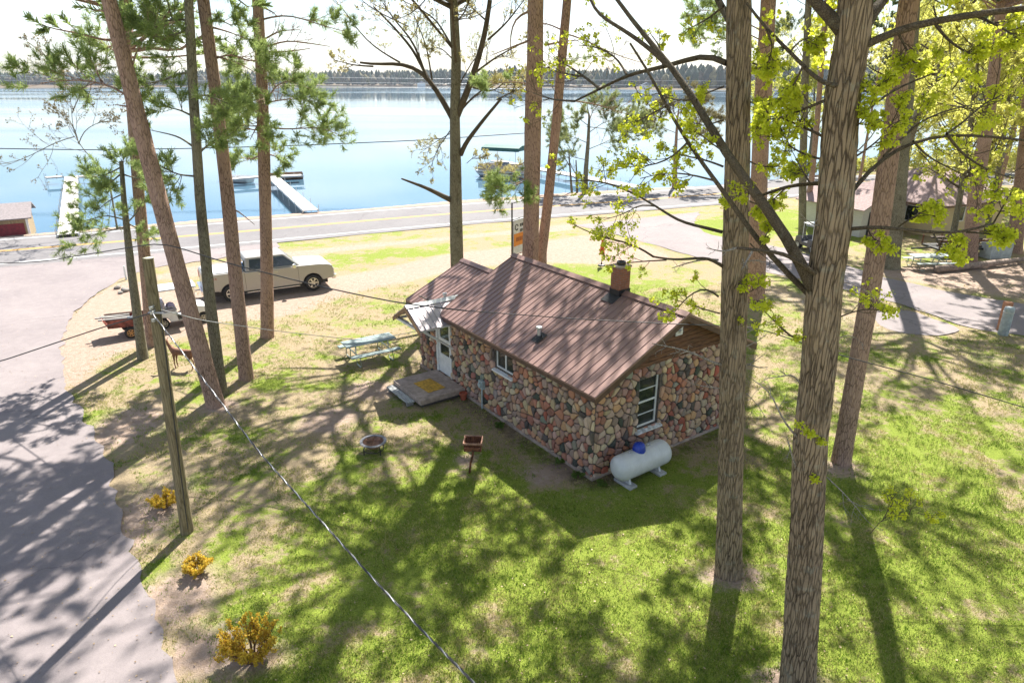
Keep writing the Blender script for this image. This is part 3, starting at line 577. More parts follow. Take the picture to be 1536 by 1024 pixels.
mb=MB(); secs=[(-HW,0),(-HW+.07,.0)]
# shaped body: three skins across the width so shoulders round in
n=len(body); ys=[(-HW+.10,1.),(-HW,.0),( HW,.0),(HW-.10,1.)]
def sect(y,ins): return [(px_*(1-.012*ins),y,(pz_+(.03*ins if pz_>1.1 else 0))) for px_,pz_ in body]
vs=[];
for y_,i_ in ys[:1]: pass
mb.prism(body,-HW,HW); bd=obj('body',mb,M_truck,TR,bevel=.06)
# cab greenhouse
def loft(b,t,zb,zt,yb,yt):
    return [(b[0],-yb,zb),(b[1],-yb,zb),(b[1],yb,zb),(b[0],yb,zb)],[(t[0],-yt,zt),(t[1],-yt,zt),(t[1],yt,zt),(t[0],yt,zt)]
mb=MB(); mb.hexa(*loft((-1.17,1.38),(-1.08,.66),1.28,1.93,.91,.72)); obj('cab',mb,M_truck,TR,bevel=.07)
def onside(s_,x0,x1,z0,z1,x2=None,x3=None,e=.006):
    f=lambda z:s_*(.91+(.72-.91)*(z-1.28)/.65+e)
    return [(x0,f(z0),z0),(x1,f(z0),z0),(x3 if x3 is not None else x1,f(z1),z1),(x2 if x2 is not None else x0,f(z1),z1)]
for s_ in (-1,1):
    for q in ((-.96,-.16,1.37,1.83,-.9,-.16),(-.06,1.16,1.37,1.83,-.06,.62)):
        mb=MB(); p=onside(s_,q[0],q[1],q[2],q[3],q[4],q[5],.014); p2=onside(s_,q[0],q[1],q[2],q[3],q[4],q[5],-.03); mb.add(p+p2,[(0,1,2,3),(7,6,5,4),(0,4,5,1),(1,5,6,2),(2,6,7,3),(3,7,4,0)]); obj('side_window',mb,glassmat(),TR)
mb=MB(); 
def ws(y_,f): return (1.38+(.66-1.38)*f,y_*(1-.2*f),1.28+.65*f)
pts=[ws(-.8,.1),ws(.8,.1),ws(.8,.9),ws(-.8,.9)]; nrmv=Vector((.62,0,.76)); mb.add([tuple(Vector(p)+nrmv*.012) for p in pts]+[tuple(Vector(p)-nrmv*.01) for p in pts],[(0,1,2,3),(7,6,5,4),(0,4,5,1),(1,5,6,2),(2,6,7,3),(3,7,4,0)]); obj('windshield',mb,mat('windshield_glass',(.12,.16,.18),.08,0,var=.1,spec=.9),TR)
mb=MB(); mb.box(-1.16,-1.09,-.66,.66,1.42,1.78); obj('rear_window',mb,glassmat(),TR)
mb=MB(); mb.box(-2.9,-1.24,-.86,.86,1.361,1.40); obj('tonneau_cover',mb,mat('white_vinyl',(.62,.65,.68),.5,var=.04),TR,bevel=.02)
for s_ in (-1,1):
    mb=MB(); mb.box(-1.2,1.2,s_*1.02-.06,s_*1.02+.06,.36,.40); obj('running_board',mb,M_chrome,TR,bevel=.01)
    mb=MB(); mb.box(.92,1.08,s_*1.13-.1,s_*1.13+.1,1.28,1.46); mb.box(.96,1.03,s_*.95-.06,s_*.95+.1,1.32,1.36); obj('side_mirror',mb,M_chrome,TR,bevel=.03)
    for x0 in (-.5,.2):
        mb=MB(); mb.box(x0-.1,x0+.1,s_*(HW+.012)-.01,s_*(HW+.012)+.01,1.16,1.19); obj('door_handle',mb,M_chrome,TR,bevel=.005)
    mb=MB(); mb.box(2.68,2.90,s_*.82-.15,s_*.8+.16,.84,1.03); obj('headlight',mb,mat('headlight_lens',(.75,.72,.7),.12,.3,spec=.8),TR,bevel=.02)
    mb=MB(); mb.box(-3.0,-2.93,s_*.9-.08,s_*.9+.085,.9,1.22); obj('tail_light',mb,mat('red_lens',(.4,.01,.01),.2),TR,bevel=.01)
    mb=MB()
    for x0 in (-.11,1.2,-1.2): mb.box(x0-.006,x0+.006,s_*(HW+.0015)-.002,s_*(HW+.0015)+.002,.48,1.28)
    obj('door_seam',mb,M_black,TR)
mb=MB(); mb.box(2.8,2.99,-.95,.95,.46,.68); obj('front_bumper',mb,M_chrome,TR,bevel=.04)
mb=MB(); mb.box(-3.12,-2.96,-.93,.93,.5,.66); mb.tube([(-3.12,0,.52),(-3.3,0,.5),(-3.3,0,.58)],.03,8); obj('rear_bumper',mb,M_chrome,TR,bevel=.03)
mb=MB(); mb.box(2.8,2.91,-.6,.6,.74,1.08); obj('grille',mb,M_black,TR,bevel=.02)
mb=MB(); mb.box(-2.7,2.6,-.8,.8,.3,.62); obj('chassis',mb,M_black,TR)
for s_ in (-1,1):
    for x0 in (-AX,AX): wheel(TR,x0,s_*.86,.40,.27,M_rim,s_)
def letters(txt,size,m,parent,loc,rot,ext=.002,name='lettering'):
    c=bpy.data.curves.new(name,'FONT'); c.body=txt; c.size=size; c.extrude=ext; c.align_x='CENTER'; c.align_y='CENTER'; o0=bpy.data.objects.new(name,c); c.materials.append(m); me=bpy.data.meshes.new_from_object(o0); bpy.data.objects.remove(o0); o=bpy.data.objects.new(name,me); link(o,parent); o.location=loc; o.rotation_euler=rot; return o
letters('4X4',.17,mat('red_decal',(.35,.04,.03),.4),TR,(-2.55,-HW-.004,1.16),(R(90),0,0),name='decal')
mb=MB(); mb.lathe([(0,.0),(.17,.02),(.2,.12),(.14,.28),(.05,.36),(0,.37)],14); t_=tag(obj('duffel_bag',mb,mat('blue_nylon',(.07,.15,.33),.6,var=.3),smooth=True),'blue bag resting on the pickup bed cover behind the cab','bag'); t_.location=(mid[0]-1.3*sc*math.cos(ang)+.6*sc*math.sin(ang),mid[1]-1.3*sc*math.sin(ang)-.6*sc*math.cos(ang),1.42*sc+.02)
# ------------------------------------------------------------------ golf cart
wa=np.array(g(248,493)); wb=np.array(g(307,483)); dv=wb-wa; ang=math.atan2(dv[1],dv[0]); sc=np.hypot(*dv)/1.68
nrm=np.array((-math.sin(ang),math.cos(ang))); mid=(wa+wb)/2+nrm*.5*sc
GC=thing('golf_cart','white golf cart with canopy parked behind the pickup, between pine trunks','golf cart',(mid[0],mid[1],.01),ang,sc=sc)
M_gc=mat('cart_white',(.68,.69,.68),.35,var=.06,coat=.4); a2=.84
arc2=lambda cx:[(cx+.27*math.cos(a),.24+.27*math.sin(a)) for a in np.linspace(math.pi-.1,.1,9)]
mb=MB(); mb.prism([(-1.2,.32),(-1.2,.62),(-1.1,.74),(-.3,.74),(-.2,.66),(-.18,.34),(.42,.34),(.5,.78),(.62,.86),(.9,.82),(1.16,.62),(1.2,.36)]+list(reversed(arc2(a2)))+[(.4,.25),(-.4,.25)]+list(reversed(arc2(-a2))),-.55,.55); obj('body',mb,M_gc,GC,bevel=.05)
mb=MB(); mb.box(-.75,-.22,-.5,.5,.742,.86); mb.box(-.82,-.68,-.5,.5,.87,1.2); obj('seat',mb,mat('grey_vinyl',(.35,.33,.36),.6,var=.2),GC,bevel=.04)
mb=MB(); mb.box(-.98,.72,-.56,.56,1.72,1.80); mb.box(.62,.72,-.5,.5,1.8,1.83); obj('canopy',mb,mat('canopy_white',(.62,.64,.7),.5,var=.12,vs=2.5),GC,bevel=.03)
for x0,x1 in ((-.9,-.88),(.62,.5)):
    for s_ in (-1,1): mb=MB(); mb.tube([(x1+(.12 if x0>0 else 0),s_*.5,.8),(x0,s_*.5,1.72)],.016,6); obj('canopy_post',mb,M_galv,GC)
mb=MB(); mb.tube([(.5,.2,.8),(.25,.2,1.02)],.02,8); mb.lathe([(.15,-.01),(.17,-.01),(.17,.015),(.15,.015),(.15,-.01)],20,Matrix.Translation((.23,.2,1.04))@Matrix.Rotation(R(-35),4,'Y')); obj('steering_wheel',mb,M_black,GC)
mb=MB(); mb.tube([(-1.15,-.45,.74),(-1.3,-.45,1.05),(-1.3,.45,1.05),(-1.15,.45,.74)],.016,6); mb.tube([(-.25,-.53,.78),(-.4,-.56,.98),(-.7,-.56,.98)],.014,6); obj('handrail',mb,M_galv,GC)
for s_ in (-1,1):
    for x0 in (-a2,a2): wheel(GC,x0,s_*.46,.225,.18,mat('cream_hub',(.5,.46,.36),.4,.3),s_)
for i,(dx,dy,zz,s0,c) in enumerate(((-1.02,-.1,.9,.2,(.08,.14,.22)),(-.45,-.25,.97,.17,(.28,.26,.42)),(-1.05,.3,.9,.16,(.45,.45,.5)))):
    mb=MB(); mb.lathe([(0,-s0),(s0*.8,-s0*.75),(s0*1.1,-.02),(s0*.8,s0*.5),(s0*.2,s0*.8),(0,s0*.8)],12)
    p=Matrix.Rotation(ang,4,'Z')@Vector((dx*sc,dy*sc,0)); t_=tag(obj('bundle',mb,mat('bundle_cloth%d'%i,c,.8,var=.4,bump=.4,bs=12),smooth=True),['dark blue bundle on the rear deck of the golf cart','lilac jacket bundled on the golf cart seat','pale grey bundle on the golf cart deck, far side'][i],'bundle'); t_.location=(mid[0]+p.x,mid[1]+p.y,(zz+.03)*sc)
# ------------------------------------------------------------------ garden trailer
wx,wy=g(187,507); a0=np.array(g(152,503)); ang=ang+R(2)
TL=thing('yard_trailer','small rusty red utility trailer hitched behind the golf cart','trailer',(wx,wy+.45,0),ang,sc=1.12); M_red=mat('rusty_red_panel',(.24,.065,.045),.65,.2,var=.4,vs=5)
TI=Matrix.Rotation(R(4),4,'Y')
mb=MB(); mb.box(-.72,.62,-.4,.4,.42,.45,TI); mb.box(-.72,.62,-.42,-.4,.42,.72,TI); mb.box(-.72,.62,.4,.42,.42,.72,TI); mb.box(.6,.62,-.4,.4,.45,.72,TI); mb.add([(-.72,-.4,.45),(-.72,.4,.45),(-.86,.4,.72),(-.86,-.4,.72),(-.7,-.4,.45),(-.7,.4,.45),(-.84,.4,.72),(-.84,-.4,.72)],[(0,1,2,3),(7,6,5,4),(0,4,5,1),(1,5,6,2),(2,6,7,3),(3,7,4,0)],TI); obj('tub',mb,M_red,TL)
mb=MB(); mb.tube([(-.74,-.42,.74),(.64,-.42,.74),(.64,.42,.74),(-.74,.42,.74)],.016,6,M=TI); mb.tube([(.6,0,.42),(1.5,0,.42)],.022,6); mb.tube([(0,-.5,.22),(0,.5,.22)],.02,6); mb.box(-.04,.04,-.3,.3,.22,.41); obj('drawbar',mb,M_black,TL)
for s_ in (-1,1): wheel(TL,0,s_*.47,.21,.13,mat('orange_hub',(.5,.26,.08),.6),s_)
for i,(dx,dy,rz_,L_) in enumerate(((-.45,-.15,.1,1.2),(-.5,.1,-.06,1.25),(-.4,.25,.15,1.1))):
    mb=MB(); mb.box(-L_/2,L_/2,-.05,.05,-.02,.03); t_=tag(obj('timber_board',mb,M_wood_g,bevel=.003),['grey board sticking out of the trailer, nearest side','grey board sticking out of the trailer, middle one','grey board sticking out of the trailer, far side'][i],'board'); p=Matrix.Rotation(ang,4,'Z')@Vector((dx,dy,0)); t_.location=(wx+p.x,wy+.45+p.y,.80+i*.01); t_.rotation_euler=(0,R(6),ang+rz_)
for i,(dx,dy) in enumerate(((.12,-.12),(.35,.12))):
    mb=MB(); mb.lathe([(0,-.02),(.15,0),(.17,.2),(.13,.26),(.0,.28)],18); t_=tag(obj('metal_bucket',mb,M_galv if i else mat('dark_pail',(.12,.13,.14),.4,.5)),['dark pail standing in the red trailer, nearest','shiny pail in the front of the red trailer'][i],'bucket'); p=Matrix.Rotation(ang,4,'Z')@Vector((dx,dy,0)); t_.location=(wx+p.x,wy+.45+p.y,.52)
# ------------------------------------------------------------------ deer statue (one skinned body)
def skin(name,nodes,edges,m,loc,rz,sc=1,sub=2):
    me=bpy.data.meshes.new(name); me.from_pydata([n_[0] for n_ in nodes],edges,[]); me.materials.append(m); o=bpy.data.objects.new(name,me); link(o)
    sk=o.modifiers.new('s','SKIN'); 
    bm=bmesh.new(); bm.from_mesh(me); l=bm.verts.layers.skin.verify()
    for i,v in enumerate(bm.verts): v[l].radius=nodes[i][1]; v[l].use_root=(i==0)
    bm.to_mesh(me); bm.free(); s2=o.modifiers.new('d','SUBSURF'); s2.levels=sub; s2.render_levels=sub; o.location=loc; o.rotation_euler=(0,0,rz); o.scale=(sc,)*3
    sk.use_smooth_shade=True; return o
nd=[((-.30,0,.72),(.125,.13)),((0,0,.69),(.12,.135)),((.3,0,.72),(.12,.15)),((.42,0,.82),(.085,.1)),((.52,0,1.0),(.05,.065)),((.58,0,1.12),(.05,.06)),((.68,0,1.1),(.035,.04)),((.78,0,1.06),(.024,.026)),
 ((-.42,0,.74),(.08,.09)),((-.5,0,.80),(.03,.02)),
 ((.56,.05,1.18),(.02,.012)),((.54,.12,1.24),(.01,.008)),((.56,-.05,1.18),(.02,.012)),((.54,-.12,1.24),(.01,.008)),
 ((.3,.09,.55),(.05,.05)),((.31,.1,.32),(.024,.026)),((.32,.1,.3),(.026,.026)),((.30,.1,.02),(.016,.018)),((.3,-.09,.55),(.05,.05)),((.36,-.1,.32),(.024,.026)),((.37,-.1,.3),(.026,.026)),((.34,-.1,.02),(.016,.018)),
 ((-.36,.09,.56),(.07,.07)),((-.33,.1,.42),(.035,.035)),((-.44,.1,.28),(.022,.024)),((-.41,.1,.02),(.016,.018)),((-.36,-.09,.56),(.07,.07)),((-.27,-.1,.42),(.035,.035)),((-.36,-.1,.28),(.022,.024)),((-.31,-.1,.02),(.016,.018))]
ed=[(0,1),(1,2),(2,3),(3,4),(4,5),(5,6),(6,7),(0,8),(8,9),(5,10),(10,11),(5,12),(12,13),(2,14),(14,15),(15,16),(16,17),(2,18),(18,19),(19,20),(20,21),(0,22),(22,23),(23,24),(24,25),(0,26),(26,27),(27,28),(28,29)]
x,y=g(277,553); tag(skin('deer_statue',nd,ed,mat('brown_deer_coat',(.20,.085,.045),.75,var=.3,vs=6),(x,y,0),R(170),.95),'life size brown deer statue standing between utility pole and leaning pine','deer statue')
# ------------------------------------------------------------------ posts, signs and small things
x,y=g(1504,502); t_=thing('utility_pedestal','pale blue grey cylindrical utility pedestal on lawn at the right edge','pedestal',(x,y,0))
mb=MB(); mb.lathe([(.19,-.05),(.19,1.12),(.17,1.2),(0,1.22)],28); obj('cover',mb,mat('blue_grey_paint',(.33,.38,.39),.5,var=.2,vs=5),t_,smooth=True)
mb=MB(); mb.lathe([(.2,.98),(.2,1.02),(.19,1.02)],28); obj('band',mb,M_galv,t_)
mb=MB(); mb.box(-.14,.14,-.12,.12,0,1.3); t_=tag(obj('timber_post',mb,mat('orange_brown_post',(.42,.2,.11),.85,var=.2),bevel=.01),'square orange brown timber post just behind the blue grey pedestal','post'); t_.location=(x+.22,y+.45,0)
x,y=g(903,424,0.); t_=thing('patio_umbrella','closed orange umbrella standing behind the cottage by the chimney','umbrella',(x+.4,y+3.5,0))
mb=MB(); mb.tube([(0,0,0),(0,0,1.95)],.02,8); obj('pole',mb,M_black,t_)
mb=MB(); mb.lathe([(.0,.62),(.13,.66),(.15,.72),(.11,1.1),(.05,1.5),(.02,1.68),(0,1.7)],12); obj('canopy',mb,mat('orange_canvas',(.62,.10,.03),.8,var=.12),t_)
mb=MB(); mb.lathe([(.2,0),(.2,.06),(.05,.09),(.03,.2)],16); obj('base',mb,M_black,t_)
# resort sign: frame with hanging boards
sx,sy=g(768,392); Ys=29.5; p0=atY(768,378,Ys); x0=p0[0]; ztop=atY(768,304,Ys)[2]
t_=thing('roadside_sign','tall black frame holding a white and orange sign board, beside the double pine','sign',(x0,Ys,0),R(58))
mb=MB(); mb.tube([(0,0,0),(0,0,ztop)],.035,8); mb.tube([(1.7,0,0),(1.7,0,ztop-.05)],.035,8); mb.tube([(0,0,ztop-.03),(1.7,0,ztop-.03)],.025,8); mb.tube([(0,0,ztop-.75),(1.7,0,ztop-.75)],.02,8); mb.tube([(0,0,ztop-2.35),(1.7,0,ztop-2.35)],.02,8); obj('frame',mb,M_black,t_)
mb=MB(); mb.box(.1,1.6,-.03,.03,ztop-2.3,ztop-.8); bd=obj('board',mb,mat('sign_white',(.6,.6,.62),.5,var=.1),t_)
mb=MB(); mb.box(.1,1.6,-.036,-.031,ztop-1.95,ztop-1.4); obj('orange_band',mb,mat('sign_orange',(.7,.23,.03),.5,var=.06),bd)
mb=MB(); mb.box(.05,1.65,-.04,.04,ztop-2.8,ztop-2.6); obj('lower_plank',mb,M_wood_g,t_)
mb=MB(); rs_=random.Random(2)
mb.tube([(.33+.12*math.cos(a_),-.036,ztop-1.12+.12*math.sin(a_)) for a_ in np.linspace(.3,5.6,16)],.022,5)
for r_ in range(2):
    xx=.62
    while xx<1.45: ww=rs_.uniform(.05,.12); mb.box(xx,xx+ww,-.037,-.031,ztop-1.0-r_*.24-.13,ztop-1.0-r_*.24); xx+=ww+.035
obj('painted_mark',mb,mat('sign_black',(.03,.03,.03),.5),bd)
mb=MB(); xx=.3
while xx<1.4: ww=rs_.uniform(.05,.12); mb.box(xx,xx+ww,-.043,-.037,ztop-1.76,ztop-1.58); xx+=ww+.04
obj('painted_mark',mb,mat('sign_darkorange',(.3,.08,.02),.5),bd)
# white lattice sign far right
x,y=g(1432,283); t_=thing('notice_board','white notice board on two posts beside the far parking area','notice board',(x,y,0),R(-8))
mb=MB(); mb.box(-1.5,1.5,-.04,.04,1.1,2.9); b_=obj('board',mb,M_white,t_)
mb=MB()
for i in range(6):
    for j in range(4): mb.box(-1.35+i*.46,-1.35+i*.46+.3,-.046,-.041,1.25+j*.41,1.25+j*.41+.2)
obj('notice',mb,mat('notice_grey',(.25,.27,.3),.6),b_)
for x0 in (-1.2,1.2): mb=MB(); mb.box(x0-.06,x0+.06,.041,.14,0,2.9); obj('post',mb,M_wood_g,t_)
# rocks and small marker by the drive
for i,(u,v,s0,lb) in enumerate(((176,433,.16,'small dark rock at the driveway edge'),(188,437,.2,'pale boulder sunk in the grass at the driveway corner'),(181,440,.12,'smallest flat stone at driveway corner'))):
    rs=np.random.RandomState(i); bm=bmesh.new(); bmesh.ops.create_icosphere(bm,subdivisions=3,radius=s0)
    for v_ in bm.verts: n_=v_.co.normalized(); v_.co*=1+.22*math.sin(3*n_.x+i)*math.cos(2.5*n_.y+2*i)+rs.uniform(-.03,.03); v_.co.z*=.65
    me=bpy.data.meshes.new('rock'); bm.to_mesh(me); bm.free(); me.materials.append(mat('rock_grey',(.22,.2,.18),.9,var=.35,bump=.4)); o=bpy.data.objects.new('rock',me); link(o); x,y=g(u,v); o.location=(x,y,s0*.35); tag(o,lb,'rock')
x,y=g(190,420); mb=MB(); mb.box(-.05,.05,-.02,.02,0,.75); t_=tag(obj('marker_stake',mb,M_white),'white marker stake in the grass at the driveway corner','stake'); t_.location=(x,y,0)
# boathouse
x,y=g(46,350); BH=thing('boathouse','grey roofed boathouse with dark red door on the left shore','boathouse',(x,y,-1.0),R(30))
mb=MB(); mb.box(-4.6,0,.0,4.,-.3,2.1); obj('wall',mb,mat('tan_boards',(.34,.25,.14),.8,var=.3,vs=4,aniso=(5,5,.5)),BH)
mb=MB(); mb.box(-2.3,-.25,-.03,-.001,.1,1.75); obj('red_door',mb,mat('dark_red_paint',(.22,.02,.03),.6,var=.2),BH)
mb=MB(); mb.box(-.12,.02,-.04,.02,-.3,2.1); mb.prism([(-.05,2.1),(4.05,2.1),(2.,2.75)],.001,.05,'x'); obj('white_trim',mb,M_white,BH)
mb=MB(); mb.hexa([(-4.9,-.35,2.05),(.3,-.35,2.05),(.3,2,2.8),(-4.9,2,2.8)],[(-4.9,-.35,2.12),(.3,-.35,2.12),(.3,2,2.87),(-4.9,2,2.87)]); mb.hexa([(-4.9,2,2.8),(.3,2,2.8),(.3,4.35,2.05),(-4.9,4.35,2.05)],[(-4.9,2,2.87),(.3,2,2.87),(.3,4.35,2.12),(-4.9,4.35,2.12)]); obj('roof',mb,mat('grey_shingles',(.22,.19,.19),.85,var=.15,vs=8,bump=.3),BH)
# docks
M_dock=mat('pale_dock_boards',(.5,.47,.44),.8,var=.12,vs=3,bump=.3,aniso=(1,10,1))
def dockseg(parent,name,p,q,w_,z=.25):
    p=np.array(p);q=np.array(q); d=q-p; L_=np.hypot(*d); t=d/L_; nn=np.array((-t[1],t[0])); mb=MB(); n=int(L_/.3)
    for i in range(n):
        a_=p+t*(i*.3); b_=p+t*(i*.3+.28); c4=[a_-nn*w_/2,b_-nn*w_/2,b_+nn*w_/2,a_+nn*w_/2]; mb.hexa([(c[0],c[1],z-.04) for c in c4],[(c[0],c[1],z) for c in c4])
    o=obj(name,mb,M_dock,parent)
    mb=MB()
    for s_ in (-1,1):
        c4=[p+nn*s_*(w_/2-.03),q+nn*s_*(w_/2-.03),q+nn*s_*(w_/2+.03),p+nn*s_*(w_/2+.03)]; 
        if s_<0: c4=c4[::-1]
        mb.hexa([(c[0],c[1],z-.14) for c in c4],[(c[0],c[1],z-.045) for c in c4])
    obj('rail_beam',mb,M_galv,o)
    for i in range(0,int(L_/3.5)+1):
        for s_ in (-1,1): c=p+t*min(i*3.5,L_)+nn*s_*(w_/2+.06); mb=MB(); mb.tube([(c[0],c[1],-1.9),(c[0],c[1],z+.4)],.025,6); obj('piling',mb,M_galv,o)
a=g(102,352,.2); b=g(107,264,.25); D1=thing('boat_dock','white T shaped dock running out from the left shore','dock',(0,0,0)); dockseg(D1,'walkway',a,b,1.2); c=g(68,266,.25); d=g(149,264,.25); dockseg(D1,'cross_deck',c,(b[0]-.8,b[1]+.1),.9); dockseg(D1,'cross_deck',(b[0]+.8,b[1]+.1),d,.9)
a=g(466,316,.2); b=g(408,264,.25); D2=thing('boat_dock','long pale dock angling out from shore between the pines','dock',(0,0,0)); dockseg(D2,'walkway',a,b,1.15); dockseg(D2,'cross_deck',g(345,268,.25),(b[0]-.9,b[1]),.9); dockseg(D2,'cross_deck',(b[0]+.9,b[1]+.2),g(455,262,.25),1.1)
for i,(u,v,lb) in enumerate(((352,270,'low white boat moored at the left end of the angled dock'),(425,266,'white and brown rowing boat tied at the head of the angled dock'))):
    x,y=g(u,v,-.3); t_=thing('rowing_boat',lb,'boat',(x,y,-.45),R(160+i*40))
    def hull(L_,W_,H_):
        mb=MB(); K=9; rows=[]
        for i_ in range(K):
            f=i_/(K-1); w_=W_*(1-max(0,(f-.45)/.55)**2.2)*.5+.01; zb=.0+.25*max(0,(f-.6)/.4)**2; rows.append([(f*L_-L_/2,-w_,H_),(f*L_-L_/2,-w_*.7,zb),(f*L_-L_/2,0,zb-.04),(f*L_-L_/2,w_*.7,zb),(f*L_-L_/2,w_,H_)])
        mb.add([p for r in rows for p in r],[(i_*5+j,i_*5+j+1,i_*5+j+6,i_*5+j+5) for i_ in range(K-1) for j in range(4)]+[(0,1,2,3,4)]); return mb
    obj('hull',hull(4.2,1.5,.6),[M_white,mat('boat_brown',(.32,.2,.12),.5)][i],t_,smooth=True)
    mb=MB(); 
    for x0 in (-1.2,0.,1.): mb.box(x0-.12,x0+.12,-.58,.58,.42,.46)
    obj('thwart',mb,M_wood_g,t_)
# pontoon boat on lift with green canopy
x,y=g(757,262,-.3); PB=thing('pontoon_boat','pontoon boat under a dark green canopy on the lake beyond the double pine','boat',(x,y,-.35),R(155),sc=1.0)
mb=MB()
for s_ in (-1,1): mb.tube([(-3.1,s_*.9,.1),(2.6,s_*.9,.1),(3.2,s_*.9,.35)],[.3,.3,.08],14)
obj('pontoon',mb,M_galv,PB,smooth=True)
mb=MB(); mb.box(-3.1,3.1,-1.25,1.25,.42,.52); obj('deck',mb,M_white,PB)
mb=MB(); mb.box(-2.9,2.8,-1.22,-1.17,.521,1.15); mb.box(-2.9,2.8,1.17,1.22,.521,1.15); mb.box(2.75,2.8,-1.17,1.17,.521,1.15); mb.box(-2.9,-2.85,-1.17,1.17,.521,1.15); obj('fence_panel',mb,mat('boat_panel',(.5,.4,.33),.4,var=.3),PB)
for q in ((-2.6,-1.2,-1.1,-.5,.521,1.0),(.8,2.4,.4,1.1,.521,1.0),(-.2,.5,-.9,-.3,.521,1.4)): mb=MB(); mb.box(*q); obj('seat',mb,mat('boat_seat',(.16,.2,.28),.6),PB,bevel=.04)
for x0 in (-1.9,1.5):
    for s_ in (-1,1): mb=MB(); mb.tube([(x0,s_*1.18,.9),(x0,s_*1.2,3.1)],.03,6); obj('canopy_post',mb,M_galv,PB)
mb=MB(); mb.prism([(-1.5,2.75),(-1.4,3.12),(-.5,3.34),(.5,3.34),(1.4,3.12),(1.5,2.75),(1.35,2.8),(-1.35,2.8)],-2.4,2.2,'x'); obj('canopy',mb,mat('dark_green_canvas',(.008,.09,.075),.6,var=.15),PB)
x,y=g(785,272,-.3); a=g(742,241,.2); b=g(957,281,.2); D3=thing('boat_dock','pale dock beside the pontoon boat, partly hidden by the double pine','dock',(0,0,0)); dockseg(D3,'walkway',b,a,1.5)
# tan house on the right
pA=np.array(g(1345,400)); 
e0=np.array(g(1395,355)); e3=np.array(g(1506,341)); THs=thing('tan_house','tan single storey house with mauve hip roof beyond the side driveway','house',(e0[0],e0[1],0),math.atan2(*(e3-e0)[::-1]))
Lh=7.3; Wd=7.
M_tan=mat('tan_siding',(.62,.49,.29),.75,var=.08,vs=3,bump=.15,aniso=(1,1,12)); 
mb=MB(); mb.box(0,Lh,0,Wd,-.2,2.1); obj('wall',mb,M_tan,THs)
mb=MB(); ov=.55; z0,z1=2.1,4.15
mb.add([(-ov,-ov,z0),(Lh+ov,-ov,z0),(Lh+ov,Wd+ov,z0),(-ov,Wd+ov,z0),(Wd/2-.6,Wd/2,z1),(Lh-Wd/2+.6,Wd/2,z1)],[(0,1,5,4),(1,2,5),(2,3,4,5),(3,0,4),(3,2,1,0)]); obj('hip_roof',mb,mat('mauve_shingles',(.30,.215,.205),.88,var=.18,vs=7,bump=.4,bs=25),THs)
mb=MB(); mb.box(-ov,Lh+ov,-ov-.03,-ov,z0-.14,z0+.02); mb.box(-ov-.03,-ov,-ov,Wd+ov,z0-.14,z0+.02); obj('eave_fascia',mb,mat('dark_fascia',(.14,.08,.05),.6),THs)
for x0,x1,zz in ((2.4,2.9,.9),(3.85,4.3,.9)):
    mb=MB(); f=.08; zt=1.8; mb.box(x0-f,x0,-.05,.03,zz-f,zt+f); mb.box(x1,x1+f,-.05,.03,zz-f,zt+f); mb.box(x0,x1,-.05,.03,zz-f,zz); mb.box(x0,x1,-.05,.03,zt,zt+f); w_=obj('window',mb,M_white,THs); mb=MB(); mb.box(x0,x1,-.02,-.01,zz,zt); obj('pane',mb,glassmat(),w_)
mb=MB(); f=.1; mb.box(-.05,.03,1.-f,1.,.7,1.9); mb.box(-.05,.03,2.1,2.1+f,.7,1.9); mb.box(-.05,.03,1.,2.1,.7,.8); mb.box(-.05,.03,1.,2.1,1.8,1.9); w_=obj('window',mb,M_white,THs); mb=MB(); mb.box(-.02,-.01,1.,2.1,.8,1.8); obj('pane',mb,glassmat(),w_)
PL=thing('garage_annex','pale low gabled annex standing left of the tan house','garage',(*g(1288,356),0),math.atan2(*(e3-e0)[::-1])+R(4),sc=.82)
mb=MB(); mb.box(0,4.6,0,6,0,2.4); mb.prism([(0,2.4),(4.6,2.4),(2.3,3.4)],0,6); obj('wall',mb,mat('pale_siding',(.55,.52,.48),.75,var=.08,vs=2,aniso=(1,1,12)),PL)
mb=MB()
for s_ in (-1,1): mb.hexa([(2.3,-.4,3.42),(2.3+s_*2.8,-.4,2.2),(2.3+s_*2.8,6.4,2.2),(2.3,6.4,3.42)][::-s_],[(2.3,-.4,3.5),(2.3+s_*2.8,-.4,2.28),(2.3+s_*2.8,6.4,2.28),(2.3,6.4,3.5)][::-s_])
obj('roof',mb,mat('mauve_shingles',(.30,.215,.205)),PL)
mb=MB(); mb.box(.8,1.6,-.03,-.003,0,2.0); mb.box(2.6,3.6,-.03,-.003,1,2.); obj('door',mb,M_black,PL)
# log pile + dark utility trailer at the right
x,y=g(1440,389); t_=thing('flatbed_trailer','low dark flatbed trailer piled with scrap in front of the tan house','trailer',(x+.5,y+1.2,0),R(6))
mb=MB(); mb.box(-1.8,1.8,-.8,.8,.45,.55); mb.tube([(-1.8,0,.48),(-3,0,.45)],.05,6); obj('bed',mb,M_black,t_)
mb=MB()
for x0 in (-1.8,-.6,.6,1.8):
    for s_ in (-1,1): mb.box(x0-.03,x0+.03,s_*.77-.03,s_*.77+.03,.55,1.1)
mb.box(-1.8,1.8,-.8,-.76,.95,1.05); obj('rack',mb,M_rust,t_)
mb=MB(); rs=random.Random(4)
for i in range(14): a_=rs.uniform(-.4,.4); xx=rs.uniform(-1.2,1.2); yy=rs.uniform(-.6,.6); zz=.62+.4*rs.random(); mb.box(-.5,.5,-.06,.06,-.05,.05,Matrix.Translation((xx,yy,zz))@Matrix.Rotation(a_,4,'Z')@Matrix.Rotation(rs.uniform(-.15,.15),4,'Y'))
obj('scrap',mb,mat('scrap_wood',(.16,.12,.1),.8,var=.6,vs=5),t_)
